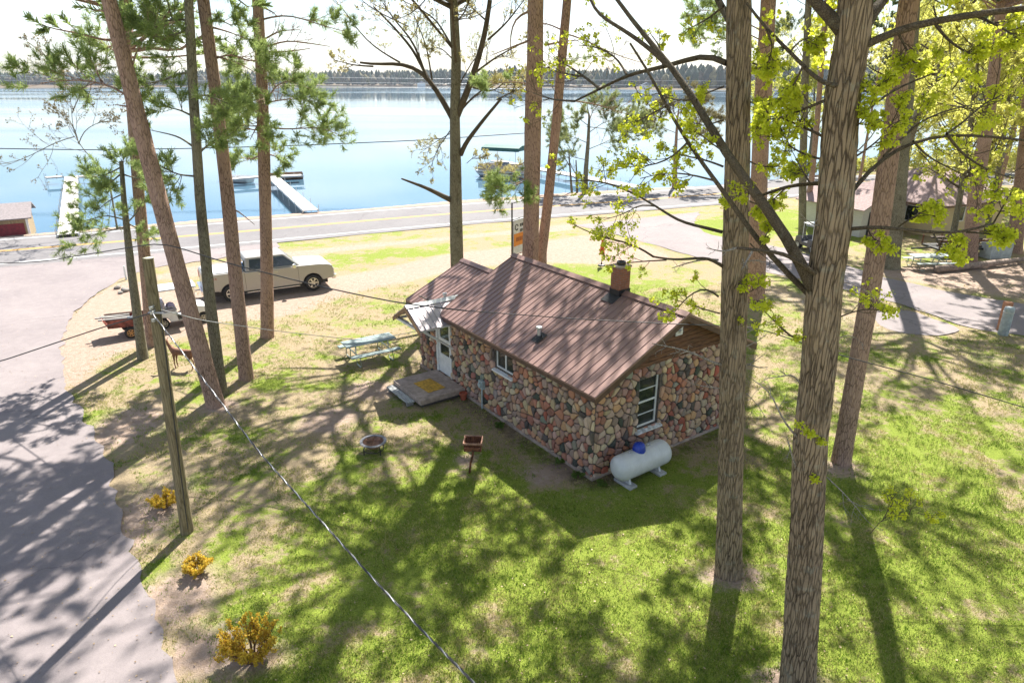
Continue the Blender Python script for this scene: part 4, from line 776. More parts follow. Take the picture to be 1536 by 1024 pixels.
for s_ in (-1,1): wheel(t_,0,s_*.95,.33,.2,M_galv,s_)
x,y=g(1500,389); mb=MB(); mb.box(-.75,.75,-.4,.4,0,.85); mb.box(-.8,.8,-.45,.45,.85,.9); t_=tag(obj('storage_bin',mb,mat('pale_bin',(.45,.48,.48),.6,var=.15),bevel=.03),'pale lidded storage bin beside the scrap trailer','bin'); t_.location=(x,y+.5,0); t_.rotation_euler=(0,0,.2)
x,y=g(1470,404); mb=MB(); mb.tube([(-3,0,.2),(0,.15,.22),(3.6,.5,.25)],[.2,.19,.13],12); t_=tag(obj('fallen_log',mb,mat('log_bark',(.28,.21,.17),.9,var=.3,bump=.5),smooth=True),'long pale fallen log lying below the scrap trailer','log'); t_.location=(x,y,0); t_.rotation_euler=(0,0,R(14))
x,y=g(1218,376); t_=thing('utility_cart','dark small utility vehicle parked behind the big forked oak','utility vehicle',(x,y,0),R(100),sc=.95)
mb=MB(); mb.prism([(-1.2,.3),(-1.2,.8),(-.3,.85),(-.2,.6),(.4,.6),(.5,.95),(1.1,.8),(1.2,.35)],-.6,.6); obj('body',mb,mat('dark_cart',(.05,.05,.06),.4),t_,bevel=.04)
mb=MB(); mb.box(-.7,.5,-.58,.58,1.75,1.8); 
for x0 in (-.65,.45):
    for s_ in (-1,1): mb.tube([(x0,s_*.54,.75),(x0,s_*.54,1.75)],.02,6)
obj('canopy',mb,M_white,t_)
for s_ in (-1,1):
    for x0 in (-.8,.8): wheel(t_,x0,s_*.5,.27,.2,M_galv,s_)
# ================================================================== TREES
def barkmat(name,c1,c2,sc,zs,bump,lich=0.):
    m,nt,o=newmat(name); k=N(nt); tc=k.n('ShaderNodeTexCoord').outputs['Object']
    w1=k.n('ShaderNodeTexNoise',{'Vector':tc,'Scale':2.,'Detail':2.}).outputs['Color']
    v=k.n('ShaderNodeVectorMath',{0:tc,1:k.n('ShaderNodeVectorMath',{0:w1,3:.05},operation='SCALE').outputs[0]},operation='ADD').outputs[0]
    e=k.n('ShaderNodeTexVoronoi',{'Vector':k.scale(v,(1,1,zs)),'Scale':sc},feature='DISTANCE_TO_EDGE').outputs['Distance']
    n1=k.noise(k.scale(v,(1,1,.25)),14.,5,.7); n2=k.noise(tc,1.1,4,.6); n3=k.noise(tc,30.,3,.7)
    f=k.math('MULTIPLY_ADD',n1,.4,k.ramp(e,[(0.,.0),(.13,.42)]))
    c=k.mix(k.ramp(f,[(.25,0.),(.62,1.)]),c2,c1); c=k.mix(k.math('MULTIPLY',k.ramp(n2,[(.42,0.),(.68,1.)]),.45),c,tuple(x*1.35 for x in c1)); c=k.mix(k.math('MULTIPLY',k.ramp(n3,[(.55,0.),(.75,1.)]),.3),c,tuple(min(1,x*1.7) for x in c1))
    if lich: c=k.mix(k.math('MULTIPLY',k.ramp(k.noise(k.scale(tc,(1,1,.3)),3.2,5,.7),[(.54,0.),(.66,1.)]),.6),c,tuple(x*.9 for x in c2))
    if lich: c=k.mix(k.math('MULTIPLY',k.ramp(k.noise(tc,4.5,5,.75),[(.56,0.),(.66,1.)]),lich),c,(.33,.36,.30))
    b=k.n('ShaderNodeBsdfPrincipled',{'Base Color':c,'Roughness':.92,'Specular IOR Level':.2}); nt.links.new(k.bump(f,bump,.035),b.inputs['Normal']); nt.links.new(b.outputs[0],o.inputs[0]); return m
B_oak=barkmat('oak_bark',(.30,.23,.155),(.09,.066,.045),21.,.11,1.,.35)
B_pine=barkmat('pine_bark',(.37,.25,.195),(.15,.095,.07),20.,.2,.8)
B_grey=barkmat('grey_green_bark',(.22,.20,.14),(.08,.07,.048),24.,.2,.7,.2)
B_limb=barkmat('limb_bark',(.125,.10,.07),(.045,.034,.025),34.,1.,.6,.15)
B_pale=barkmat('bare_grey_twig_bark',(.34,.31,.28),(.12,.1,.09),30.,.25,.5)
def leafmat(name,c1,c2,tr=.45,vs=3.):
    m,nt,o=newmat(name); k=N(nt); tc=k.n('ShaderNodeTexCoord').outputs['Object']; gi=k.n('ShaderNodeNewGeometry').outputs['Random Per Island']
    f=k.math('ADD',k.math('MULTIPLY',gi,.6),k.math('MULTIPLY',k.noise(tc,vs,2),.5)); c=k.mix(k.ramp(f,[(.2,0.),(.8,1.)]),c1,c2)
    d=k.n('ShaderNodeBsdfPrincipled',{'Base Color':c,'Roughness':.6,'Specular IOR Level':.25}); t=k.n('ShaderNodeBsdfTranslucent',{'Color':k.mix(.5,c,tuple(min(1,x*1.5) for x in c2))})
    mx=k.n('ShaderNodeMixShader',{0:tr,1:d.outputs[0],2:t.outputs[0]}); nt.links.new(mx.outputs[0],o.inputs[0]); return m
L_oak=leafmat('young_oak_leaf',(.42,.50,.03),(.66,.72,.07),.62)
L_buff=leafmat('buff_spring_bud',(.33,.26,.13),(.45,.42,.16),.4)
L_wood=leafmat('woodland_spring_leaf',(.36,.37,.07),(.60,.59,.15),.55)
L_pine=leafmat('pine_needle',(.12,.20,.05),(.34,.42,.14),.4)
L_jack=leafmat('jack_pine_needle',(.12,.17,.06),(.28,.31,.11),.35)
L_dark=leafmat('dark_pine_needle',(.07,.11,.04),(.16,.20,.07),.25)
L_shrub=leafmat('golden_shrub_leaf',(.42,.20,.03),(.66,.52,.06),.4,9.)
def tubes(P,Rr,S):
    """P (N,K,3), Rr (N,K) -> verts, quads"""
    n,K,_=P.shape; T=np.gradient(P,axis=1); T/=np.linalg.norm(T,axis=2,keepdims=True)+1e-9
    D=P[:,-1]-P[:,0]; D/=np.linalg.norm(D,axis=1,keepdims=True)+1e-9; ref=np.where(np.abs(D[:,2:3])<.75,np.array([[0,0,1.]]),np.array([[.92,.39,0.]]))[:,None,:]
    X=np.cross(T,ref); X/=np.linalg.norm(X,axis=2,keepdims=True)+1e-9; Y=np.cross(T,X); a=np.arange(S)*2*math.pi/S
    V=P[:,:,None,:]+Rr[:,:,None,None]*(X[:,:,None,:]*np.cos(a)[None,None,:,None]+Y[:,:,None,:]*np.sin(a)[None,None,:,None])
    idx=np.arange(n*K*S).reshape(n,K,S); q=np.stack([idx[:,:-1],np.roll(idx,-1,2)[:,:-1],np.roll(idx,-1,2)[:,1:],idx[:,1:]],-1)
    return V.reshape(-1,3),q.reshape(-1,4)
def cat(L):
    Vs=[];Fs=[];o=0
    for v,f in L: Vs.append(v); Fs.append(f+o); o+=len(v)
    return np.vstack(Vs),np.vstack(Fs)
def rdir(rng,n):
    v=rng.normal(size=(n,3)); return v/np.linalg.norm(v,axis=1,keepdims=True)
def spawn(rng,P,Rr,m,t0=.25,t1=1.,lf=.5,ang=(35,70),K=5,wob=.18,up=.12,rf=.5,taper=.25,flat=0.,rmin=.003):
    n,k,_=P.shape; L=np.linalg.norm(np.diff(P,axis=1),axis=2).sum(1); pi=np.repeat(np.arange(n),m); t=rng.uniform(t0,t1,n*m)*(k-1); i=np.minimum(t.astype(int),k-2); f=(t-i)[:,None]
    A=P[pi,i]*(1-f)+P[pi,i+1]*f; D=P[pi,i+1]-P[pi,i]; D/=np.linalg.norm(D,axis=1,keepdims=True)+1e-9; r0=(Rr[pi,i]*(1-f[:,0])+Rr[pi,i+1]*f[:,0])*rf
    q=rdir(rng,n*m); q[:,2]*=(1-flat); q-=D*(q*D).sum(1,keepdims=True); q/=np.linalg.norm(q,axis=1,keepdims=True)+1e-9; a=np.radians(rng.uniform(ang[0],ang[1],n*m))[:,None]
    d=D*np.cos(a)+q*np.sin(a); ln=L[pi]*lf*rng.uniform(.55,1.25,n*m)*(1.15-.55*(t/(k-1))); st=(ln/(K-1))[:,None]; out=[A]; c=d
    for s in range(K-1):
        c=c+rdir(rng,n*m)*wob; c[:,2]+=up; c/=np.linalg.norm(c,axis=1,keepdims=True)+1e-9; out.append(out[-1]+c*st)
    R2=np.maximum(r0,rmin)[:,None]*np.linspace(1,taper,K)[None,:]; return np.stack(out,1),np.maximum(R2,rmin*.6)
def smoothline(pts,n):
    pts=np.asarray(pts,float); s=np.r_[0,np.cumsum(np.linalg.norm(np.diff(pts,axis=0),axis=1))]; t=np.linspace(0,s[-1],n); Q=np.stack([np.interp(t,s,pts[:,i]) for i in range(3)],1)
    for _ in range(2): Q[1:-1]=(Q[:-2]+2*Q[1:-1]+Q[2:])/4
    return Q
def leaves(rng,C,n,spread,size,droop=.5):
    """C (M,3) cluster centres -> n lobed leaves each (6 verts, 4 tris)"""
    M=len(C); c=np.repeat(C,n,0)+rdir(rng,M*n)*spread*rng.uniform(.2,1,(M*n,1)); d=rdir(rng,M*n); d[:,2]-=droop; d/=np.linalg.norm(d,axis=1,keepdims=True); q=rdir(rng,M*n); q=np.cross(d,q); q/=np.linalg.norm(q,axis=1,keepdims=True)+1e-9; nn=np.cross(d,q)
    s=size*rng.uniform(.6,1.25,(M*n,1)); p0=c; V=np.stack([p0,p0+d*s*.35+q*s*.32+nn*s*.08,p0+d*s*.8+q*s*.38-nn*s*.05,p0+d*s*1.1,p0+d*s*.8-q*s*.38-nn*s*.05,p0+d*s*.35-q*s*.32+nn*s*.08],1)
    b=(np.arange(M*n)*6)[:,None]; Fq=np.concatenate([b+np.array([[0,1,2,3]]),b+np.array([[0,3,4,5]])],0); return V.reshape(-1,3),Fq
def needles(rng,C,D,n=11,L=.13,w=.012,open_=.9,dens=1):
    M=len(C); c=np.repeat(C,n,0)+np.repeat(D,n,0)*rng.uniform(-.5,.5,(M*n,1))*L; d=np.repeat(D,n,0)+rdir(rng,M*n)*open_; d[:,2]+=.15; d/=np.linalg.norm(d,axis=1,keepdims=True); q=np.cross(d,rdir(rng,M*n)); q/=np.linalg.norm(q,axis=1,keepdims=True)+1e-9
    l=L*rng.uniform(.6,1.2,(M*n,1)); V=np.stack([c-q*w,c+q*w,c+d*l+q*w*.5,c+d*l-q*w*.5],1); b=(np.arange(M*n)*4)[:,None]+np.array([[0,1,2,3]]); return V.reshape(-1,3),b
def along(rng,P,m,t0=.3,t1=1.):
    n,k,_=P.shape; pi=np.repeat(np.arange(n),m); t=rng.uniform(t0,t1,n*m)*(k-1); i=np.minimum(t.astype(int),k-2); f=(t-i)[:,None]; D=P[pi,i+1]-P[pi,i]; D/=np.linalg.norm(D,axis=1,keepdims=True)+1e-9; return P[pi,i]*(1-f)+P[pi,i+1]*f,D
def trunkmesh(pts,rad,S=40,step=.06,flare=.35,furrow=.05,seed=0,fr=(9,.8)):
    pts=np.asarray(pts,float); L=np.linalg.norm(np.diff(pts,axis=0),axis=1).sum(); n=max(12,int(L/step)); Q=smoothline(pts,n); s=np.linspace(0,1,n); r=np.interp(s,np.linspace(0,1,len(rad)),rad); z=s*L
    rng=np.random.RandomState(seed)
    r=r*(1+flare*np.exp(-z/.28)); T=np.gradient(Q,axis=0); T/=np.linalg.norm(T,axis=1,keepdims=True); X=np.cross(T,np.array([0,1,.0])); X/=np.linalg.norm(X,axis=1,keepdims=True); Y=np.cross(T,X)
    a=np.arange(S)*2*math.pi/S; A,Z=np.meshgrid(a,z); rr=r[:,None]*(1+ .05*np.sin(3*A+Z*.5+seed)+.03*np.sin(2*A-Z*.9+seed*2)+flare*.28*np.exp(-Z/.25)*np.sin(5*A+seed))
    w=A+.35*(vn(A*2+seed,Z,1.3,seed)-.5); k_=fr[0]; f1=np.abs(((w*k_/math.pi+ (vn(A*k_,Z*fr[1],1.,seed+1)-.5)*1.6)%1.)-.5)*2; rr=rr*(1-furrow*np.clip(1-f1*1.7,0,1)**1.0-furrow*.35*vn(A*16,Z*9,1.,seed+2))
    V=Q[:,None,:]+rr[:,:,None]*(X[:,None,:]*np.cos(A)[:,:,None]+Y[:,None,:]*np.sin(A)[:,:,None]); idx=np.arange(n*S).reshape(n,S); q=np.stack([idx[:-1],np.roll(idx,-1,1)[:-1],np.roll(idx,-1,1)[1:],idx[1:]],-1).reshape(-1,4)
    return (V.reshape(-1,3),q),Q,r
TREES={}
def tree(name,label,catg,base,wp,r0,r1,kind,height,seed,limbs=(),crown=None,group=None,bark=None,leafm=None,furrow=.05,S=32,step=.08,topdir=None,zfix=0.,burls=(),dead=(),tw=1.,lf=1.,flare=.35,crown_z0=None,crownr=None,boughs=(),bd=1.):
    """base pixel; wp: list of (u,v,dY) waypoints above it inside the picture; the stem then runs on to `height`."""
    rng=np.random.default_rng(seed); x,y=base if isinstance(base[0],float) else g(*base); B=np.array((x,y,0.))
    t=thing(name,label,catg,(x,y,0),0,group); pts=[(x,y,-.15)]+[tuple(atY(u,v,y+dY)) for u,v,dY in wp]; pts=[np.array(p) for p in pts]
    if height>pts[-1][2]+.5:
        d=(pts[-1]-pts[-2]) if len(pts)>1 else np.array((0,0,1.)); d=d/np.linalg.norm(d); d=d*.6+np.array((0,0,.4)); d/=d[2]; zt=pts[-1][2]; ztot=height-zt
        pts.append(pts[-1]+d*ztot*.5+np.array((rng.normal()*.15,rng.normal()*.15,0))); pts.append(pts[-1]+np.array((d[0]*.5,d[1]*.5,1.))*ztot*.5)
    pts=np.array(pts)
    zs=pts[:,2]; hz=max(zs.max(),1.); rad=[]
    rfun=lambda z: r0+(r1-r0)*min(1,z/max(1e-3,(pts[-3][2] if height>pts[-3][2]+.5 and len(wp)>0 else hz))) 
    ztop_in=pts[len(wp)][2] if len(wp) else hz*.5
    tq=np.linspace(0,1,24); Lc=np.r_[0,np.cumsum(np.linalg.norm(np.diff(pts,axis=0),axis=1))]; Lc/=Lc[-1]; zq=np.interp(tq,Lc,zs)
    rad=[r0+(r1-r0)*min(1,max(0,z)/ztop_in) if z<=ztop_in else r1*max(.08,1-(z-ztop_in)/max(.1,hz-ztop_in)*.95) for z in zq]
    (tv,tf),Q,rq=trunkmesh(pts-B,rad,S=S,step=step,furrow=furrow,seed=seed,flare=flare)
    L=[(tv,tf)]; fine=[]; lead=[]   # lists of (P,R)
    limbP=[];limbR=[];limbgeo=None
    for lp in limbs:
        pp,ra,rb=lp[0],lp[1],lp[2]; P=np.array([atY(u,v,y+dy)-B for u,v,dy in pp]); P=smoothline(P,12); Rr=np.linspace(ra,rb,12); limbP.append(P); limbR.append(Rr)
    if limbP: LP=np.stack(limbP); LR=np.stack(limbR); limbgeo=tubes(LP,LR,12)
    o=obj('trunk',cat(L),bark,t,smooth=(furrow<.02)); o.data.polygons.foreach_set('use_smooth',[True]*len(o.data.polygons))
    for (b_,f_) in burls: pass
    tubesL=[]; fol=[]
    Qz=np.interp
    def sub(P,Rr,oakish=True,n1=6,n2=5,n3=0,t0=.3):
        a,ra=spawn(rng,P,Rr,n1,t0,1.,.42,(30,65),6,.2,.06,.45,.3); b,rb=spawn(rng,a,ra,n2,.25,1.,.5,(30,65),5,.25,.08,.5,.3,rmin=.004)
        tubesL.append(tubes(a,ra,5)); tubesL.append(tubes(b,rb,4)); tips=[a,b]
        if n3: c,rc=spawn(rng,b,rb,n3,.3,1.,.55,(30,60),4,.25,.05,.6,.5,rmin=.003); tubesL.append(tubes(c,rc,3)); tips.append(c)
        return tips
    # crown beyond / above the frame
    if kind=='pine':
        z0=crown_z0 or height*.55; n=int(44*tw); zz=rng.uniform(z0,height*.98,n); cx=np.interp(zz,Q[:,2],Q[:,0]); cy=np.interp(zz,Q[:,2],Q[:,1]); az=rng.uniform(0,2*math.pi,n)
        ln=(crownr or 3.9)*np.clip(1.15-((zz-z0)/(height-z0))**1.6,.15,1)*rng.uniform(.6,1.15,n); A=np.stack([cx,cy,zz],1); d=np.stack([np.cos(az),np.sin(az),rng.uniform(-.05,.45,n)],1); pl=[A]
        for s in range(6): d=d+rng.normal(size=(n,3))*.1; d[:,2]+=.04; pl.append(pl[-1]+d*(ln/6)[:,None])
        P=np.stack(pl,1); Rr=np.linspace(1,.25,7)[None,:]*(ln*.017+.012)[:,None]; tubesL.append(tubes(P,Rr,6))
        a,ra=spawn(rng,P,Rr,7,.5,1.,.34,(30,70),4,.2,.12,.5,.4,flat=.5,rmin=.004); tubesL.append(tubes(a,ra,3)); c,dd=along(rng,a,int(8*lf),.3,1.); fol.append(needles(rng,c,dd,8,.2,.024)); 
    elif kind=='oak':
        z0=crown_z0 or height*.5; n=int(20*tw); zz=np.sort(rng.uniform(z0,height*.97,n)); cx=np.interp(zz,Q[:,2],Q[:,0]); cy=np.interp(zz,Q[:,2],Q[:,1]); az=rng.uniform(0,2*math.pi,n)
        ln=(crownr or 7.)*rng.uniform(.6,1.1,n)*np.clip(1.25-((zz-z0)/(height-z0)),.35,1); A=np.stack([cx,cy,zz],1); d=np.stack([np.cos(az),np.sin(az),rng.uniform(.2,.9,n)],1); d/=np.linalg.norm(d,axis=1,keepdims=True); pl=[A]
        for s in range(7): d=d+rng.normal(size=(n,3))*.16; d[:,2]+=.05; d/=np.linalg.norm(d,axis=1,keepdims=True); pl.append(pl[-1]+d*(ln/7)[:,None])
        P=np.stack(pl,1); Rr=np.linspace(1,.2,8)[None,:]*(ln*.016+.01)[:,None]; tubesL.append(tubes(P,Rr,7)); tips=sub(P,Rr,n1=7,n2=5,n3=3)
        for q in tips[1:]: c,_=along(rng,q,int(2*lf),.5,1.); fol.append(leaves(rng,c,3,.09,.085))
    if limbgeo: tubesL.append(limbgeo)
    for (bx,by,bz,r_) in boughs:  # limbs added above the frame, aimed to throw dappled shade on the lawn
        e=np.array((bx,by,bz))-B; z_=max(bz-4.,bz*.72); s0=np.array((np.interp(z_,Q[:,2],Q[:,0]),np.interp(z_,Q[:,2],Q[:,1]),z_)); md=(s0+e)/2+np.array((0,0,.5)); P=smoothline(np.array([s0,md,e]),9)[None]; Rr=np.linspace(r_,.025,9)[None]; tubesL.append(tubes(P,Rr,7)); tips=sub(P,Rr,n1=16,n2=5,n3=3,t0=.3)
        for q in tips[1:]: c,_=along(rng,q,int(3*bd),.3,1.); fol.append(leaves(rng,c,3,.13,.11))
    if crown: crown(rng,t,B,y,limbP,limbR,tubesL,fol,sub)
    if tubesL: 
        b=obj('branches',cat(tubesL),B_limb if kind=='oak' else bark,t); b.data.polygons.foreach_set('use_smooth',[True]*len(b.data.polygons))
    if fol: obj('foliage',cat(fol),leafm,t)
    TREES[label]=t; return t
def spray(rng,B,y,pix,dY,rad,nb,tubesL,fol,nl=9,nd=9,nlen=.15,w=.015,r0=.03,src=None):
    """a pine bough: polyline in pixels, then side shoots carrying needle tufts"""
    P=np.array([atY(u,v,y+dY*(i/(max(1,len(pix)-1))))-B for i,(u,v) in enumerate(pix)]); P=smoothline(P,9)[None]; Rr=np.linspace(r0,r0*.3,9)[None]; tubesL.append(tubes(P,Rr,6))
    L=np.linalg.norm(np.diff(P[0],axis=0),axis=1).sum()
    a,ra=spawn(rng,P,Rr,nb,.3,1.,rad/L,(30,75),5,.15,.08,.5,.4,flat=.55,rmin=.005); b,rb=spawn(rng,a,ra,4,.25,1.,.5,(30,60),4,.2,.12,.5,.4,rmin=.003); tubesL.append(tubes(a,ra,4)); tubesL.append(tubes(b,rb,3))
    for q,m_ in ((a,nl//2),(b,nl)): c,dd=along(rng,q,max(2,int(m_*.55)),.4,1.); fol.append(needles(rng,c,dd,nd+5,nlen*1.15,w*.55,1.1))
def barespray(rng,B,y,pix,dY,tubesL,r0=.03,nb=8,lf=.45,nb2=5,buds=None,fol=None,bs=.03):
    P=np.array([atY(u,v,y+dY*(i/(max(1,len(pix)-1))))-B for i,(u,v) in enumerate(pix)]); P=smoothline(P,9)[None]; Rr=np.linspace(r0,r0*.35,9)[None]; tubesL.append(tubes(P,Rr,7))
    rm=max(1.,y/17.); a,ra=spawn(rng,P,Rr,nb,.2,1.,lf,(25,60),6,.2,.06,.45,.35,rmin=.006*rm); b,rb=spawn(rng,a,ra,nb2,.25,1.,.5,(25,60),5,.22,.06,.5,.4,rmin=.004*rm); c,rc=spawn(rng,b,rb,3,.3,1.,.55,(25,55),4,.22,.05,.6,.5,rmin=.003*rm)
    tubesL+= [tubes(a,ra,5),tubes(b,rb,4),tubes(c,rc,3)]
    if fol is not None:
        for q,m_ in ((b,buds),(c,buds)): cc,_=along(rng,q,m_,.4,1.); fol.append(leaves(rng,cc,2,bs*1.2,bs))
    return b,c
PXR=lambda px,y:px/1024*(y*CT+.358*H)/2   # photo pixel width -> radius at distance y on the ground
# ---- pines on the left
def gY(u,v): return g(u,v)[1]
def cP0(rng,t,B,y,lp,lr,tl,fo,sub):
    for pix,dY,rd,nb in (([(183,250),(160,262),(140,266)],.3,1.1,8),([(186,262),(205,268),(225,266)],-.5,1.,7),([(186,290),(165,300),(150,312)],.2,1.2,7),([(188,330),(160,322),(125,332)],-.3,1.3,8),([(192,340),(165,345),(130,356)],.4,1.5,10),([(190,335),(205,320),(215,300)],-.4,.8,5),([(184,255),(182,245),(182,238)],0,.9,7),([(192,335),(210,345),(222,350)],.3,.7,4),([(180,262),(165,275),(155,282)],-.5,.9,7)):
        spray(rng,B,y,pix,dY,rd,nb,tl,fo,8,8,.15,.015,.03)
tree('jack_pine','short slim pine with low green boughs in front of the left dock','tree',(214,538),[(196,400,0),(186,300,0),(182,242,0)],.20,.07,'none',5,21,bark=B_grey,leafm=L_pine,furrow=.03,S=18,crown=cP0,flare=.15)
def cPb(rng,t,B,y,lp,lr,tl,fo,sub):
    for pix,dY,rd,nb in (([(187,95),(165,70),(140,60)],.4,1.4,7),([(190,40),(215,35),(240,30)],-.3,1.5,8),([(191,60),(160,72),(145,80)],.3,1.,5),([(208,250),(225,262),(240,270)],0,.8,5)): spray(rng,B,y,pix,dY,rd,nb,tl,fo,6,7,.16,.017,.03)
tree('pine_tree','reddish pine trunk rising directly behind the leaning pine, second from left','tree',(228,517),[(212,330,0),(200,190,0),(190,80,0),(187,0,0)],.24,.15,'pine',19,22,bark=B_pine,leafm=L_pine,furrow=.03,S=20,crown=cPb,flare=.2,lf=.8)
def cP1(rng,t,B,y,lp,lr,tl,fo,sub):
    spray(rng,B,y,[(205,155),(175,130),(120,118),(60,125)],.8,1.5,16,tl,fo,8,9,.17,.018,.035); spray(rng,B,y,[(195,110),(210,60),(250,28)],.7,1.2,9,tl,fo,8,8,.16,.018,.03)
    for p in ([(158,18),(146,14),(139,16)],[(190,160),(180,158),(172,157)]): P=np.array([atY(u,v,y)-B for u,v in p]); tl.append(tubes(smoothline(P,5)[None],np.linspace(.03,.008,5)[None],5))
tree('leaning_pine','thick red barked pine leaning strongly left across the lake','tree',(324,608),[(286,470,0),(250,340,0),(205,170,0),(163,0,0)],.275,.195,'pine',21,23,bark=B_pine,leafm=L_pine,furrow=.035,S=32,step=.06,crown=cP1,flare=.18,crown_z0=14)
def cP2(rng,t,B,y,lp,lr,tl,fo,sub):
    for pix,dY,rd,nb in (([(286,108),(265,112),(235,125),(200,126)],.5,1.2,12),([(283,30),(255,30),(225,38)],.4,1.5,13),([(284,42),(260,55),(235,48)],-.4,1.3,9),([(298,265),(265,262),(240,248)],.3,1.1,10),([(290,175),(270,165),(245,160)],-.5,.9,5),([(298,230),(315,215),(330,205)],-.4,1.,6),([(292,150),(305,140),(330,150),(350,160)],-.6,1.2,9),([(296,225),(270,205),(225,195)],.5,.6,2)): spray(rng,B,y,pix,dY,rd,nb,tl,fo,8,8,.16,.017,.035)
tree('pine_tree','dark slender pine trunk touching the foot of the leaning pine','tree',(333,592),[(315,450,0),(300,300,0),(290,150,0),(283,0,0)],.19,.12,'pine',19,24,bark=B_grey,leafm=L_pine,furrow=.03,S=20,crown=cP2,flare=.15,crown_z0=13)
def cP3(rng,t,B,y,lp,lr,tl,fo,sub):
    for pix,dY,rd,nb in (([(335,225),(325,200),(312,185)],.5,1.1,5),([(325,160),(345,150),(372,152)],-.6,1.,7),([(318,90),(345,80),(380,95),(395,90)],.6,1.3,11),([(310,35),(330,30),(350,40)],-.3,1.,5)): spray(rng,B,y,pix,dY,rd,nb,tl,fo,8,8,.16,.017,.035)
    for p in ([(311,82),(350,90),(385,110)],[(340,310),(352,312),(382,337)],[(313,40),(345,48),(372,60)]): P=np.array([atY(u,v,y)-B for u,v in p]); tl.append(tubes(smoothline(P,6)[None],np.linspace(.035,.008,6)[None],5))
tree('pine_tree','straight orange brown pine in front of the pickup bed','tree',(370,568),[(355,430,0),(340,285,0),(322,130,0),(305,0,0)],.25,.17,'pine',20,25,bark=B_pine,leafm=L_pine,furrow=.035,S=26,crown=cP3,flare=.15,crown_z0=13)
def cP4(rng,t,B,y,lp,lr,tl,fo,sub):
    for pix,dY,rd,nb in (([(397,155),(420,150),(455,148)],-.3,1.8,16),([(397,175),(370,160),(345,152)],.6,1.6,14),([(397,165),(410,130),(440,118)],-1.2,1.4,10),([(398,190),(430,195),(480,190),(508,202)],-.8,1.4,14),([(397,195),(375,195),(360,185)],-.5,1.4,12),([(392,30),(430,20),(480,38),(520,48)],-.5,1.1,8),([(396,90),(370,92),(350,84)],.5,1.,6),([(398,230),(415,235),(425,245)],.3,.9,6),([(397,230),(375,240),(360,235)],.5,.9,7),([(397,170),(385,190),(375,210)],-1.3,1.2,9),([(396,140),(395,150),(400,165)],-1.5,1.3,9)): spray(rng,B,y,pix,dY,rd,nb,tl,fo,9,8,.17,.018,.035)
    for p,dy in (([(395,60),(420,46),(450,45)],.3),([(395,72),(430,60),(495,70)],.5),([(396,78),(430,78),(465,73)],-.3),([(392,10),(412,20),(415,25)],0),([(396,95),(410,105),(425,118)],0)): barespray(rng,B,y,p,dy,tl,.035,5,.4,3)
tree('pine_tree','upright red pine standing beside the pickup cab with bright green tufts','tree',(401,506),[(400,400,0),(396,250,0),(393,120,0),(387,0,0)],.26,.19,'pine',21,26,bark=B_pine,leafm=L_pine,furrow=.035,S=26,crown=cP4,flare=.15,crown_z0=14)
# sapling with sparse buds by the shore, left
def csap(rng,t,B,y,lp,lr,tl,fo,sub):
    for p,dy in (([(150,250),(125,225),(110,208),(107,160),(104,130)],0.),([(118,215),(112,190),(95,170),(72,158)],.6),([(112,205),(85,212),(50,232),(5,250)],-.6),([(118,216),(125,195),(155,180),(185,185)],.4),([(108,170),(120,140),(145,110),(170,85)],.5),([(106,140),(85,100),(60,75),(40,62)],-.5)): barespray(rng,B,y,p,dy,tl,.035,8,.5,4,2,fo,.085)
tree('maple_sapling','thin bare sapling with tiny dark buds spreading over the left lake','tree',(176,345),[(165,280,0),(150,250,0)],.07,.05,'none',3,27,bark=B_grey,leafm=leafmat('dark_bud',(.09,.06,.035),(.18,.14,.05)),furrow=.0,S=10,crown=csap,flare=.1)
# ---- the forked tree behind the wing
def cmid(rng,t,B,y,lp,lr,tl,fo,sub):
    for p,dy,r_ in (([(600,94),(575,80),(548,60),(510,8)],.5,.04),([(640,118),(620,60),(590,30),(575,5)],.8,.06),([(612,40),(560,15),(530,-10)],.6,.03),([(648,120),(640,70),(620,20)],-.6,.04),([(678,70),(655,30),(625,10)],.6,.05),([(560,100),(530,98),(500,90)],0,.04),([(732,60),(760,35),(790,-5)],0,.05),([(712,110),(745,85),(790,62)],.3,.05),([(745,150),(765,140),(780,130)],.5,.035),([(690,125),(710,90),(735,62)],.7,.03),([(680,40),(700,15),(705,-10)],-.5,.04),([(680,90),(660,70),(640,75)],-.7,.03),([(676,195),(655,225),(645,255)],-.4,.025),([(676,200),(650,215),(630,230)],.4,.02),([(728,30),(705,10),(700,-8)],.3,.04),([(705,130),(740,140),(770,110)],.6,.04),([(700,245),(715,232),(735,240)],.2,.015)):
        barespray(rng,B,y,p,dy,tl,r_,8,.5,5,2,fo,.05)
    for p,dy in (([(705,150),(735,132),(760,118)],.5),([(760,128),(785,125),(800,125)],.2),([(790,270),(765,262),(735,255)],-1.5)): spray(rng,B,y,p,dy,.9,8,tl,fo,5,7,.14,.015,.02)
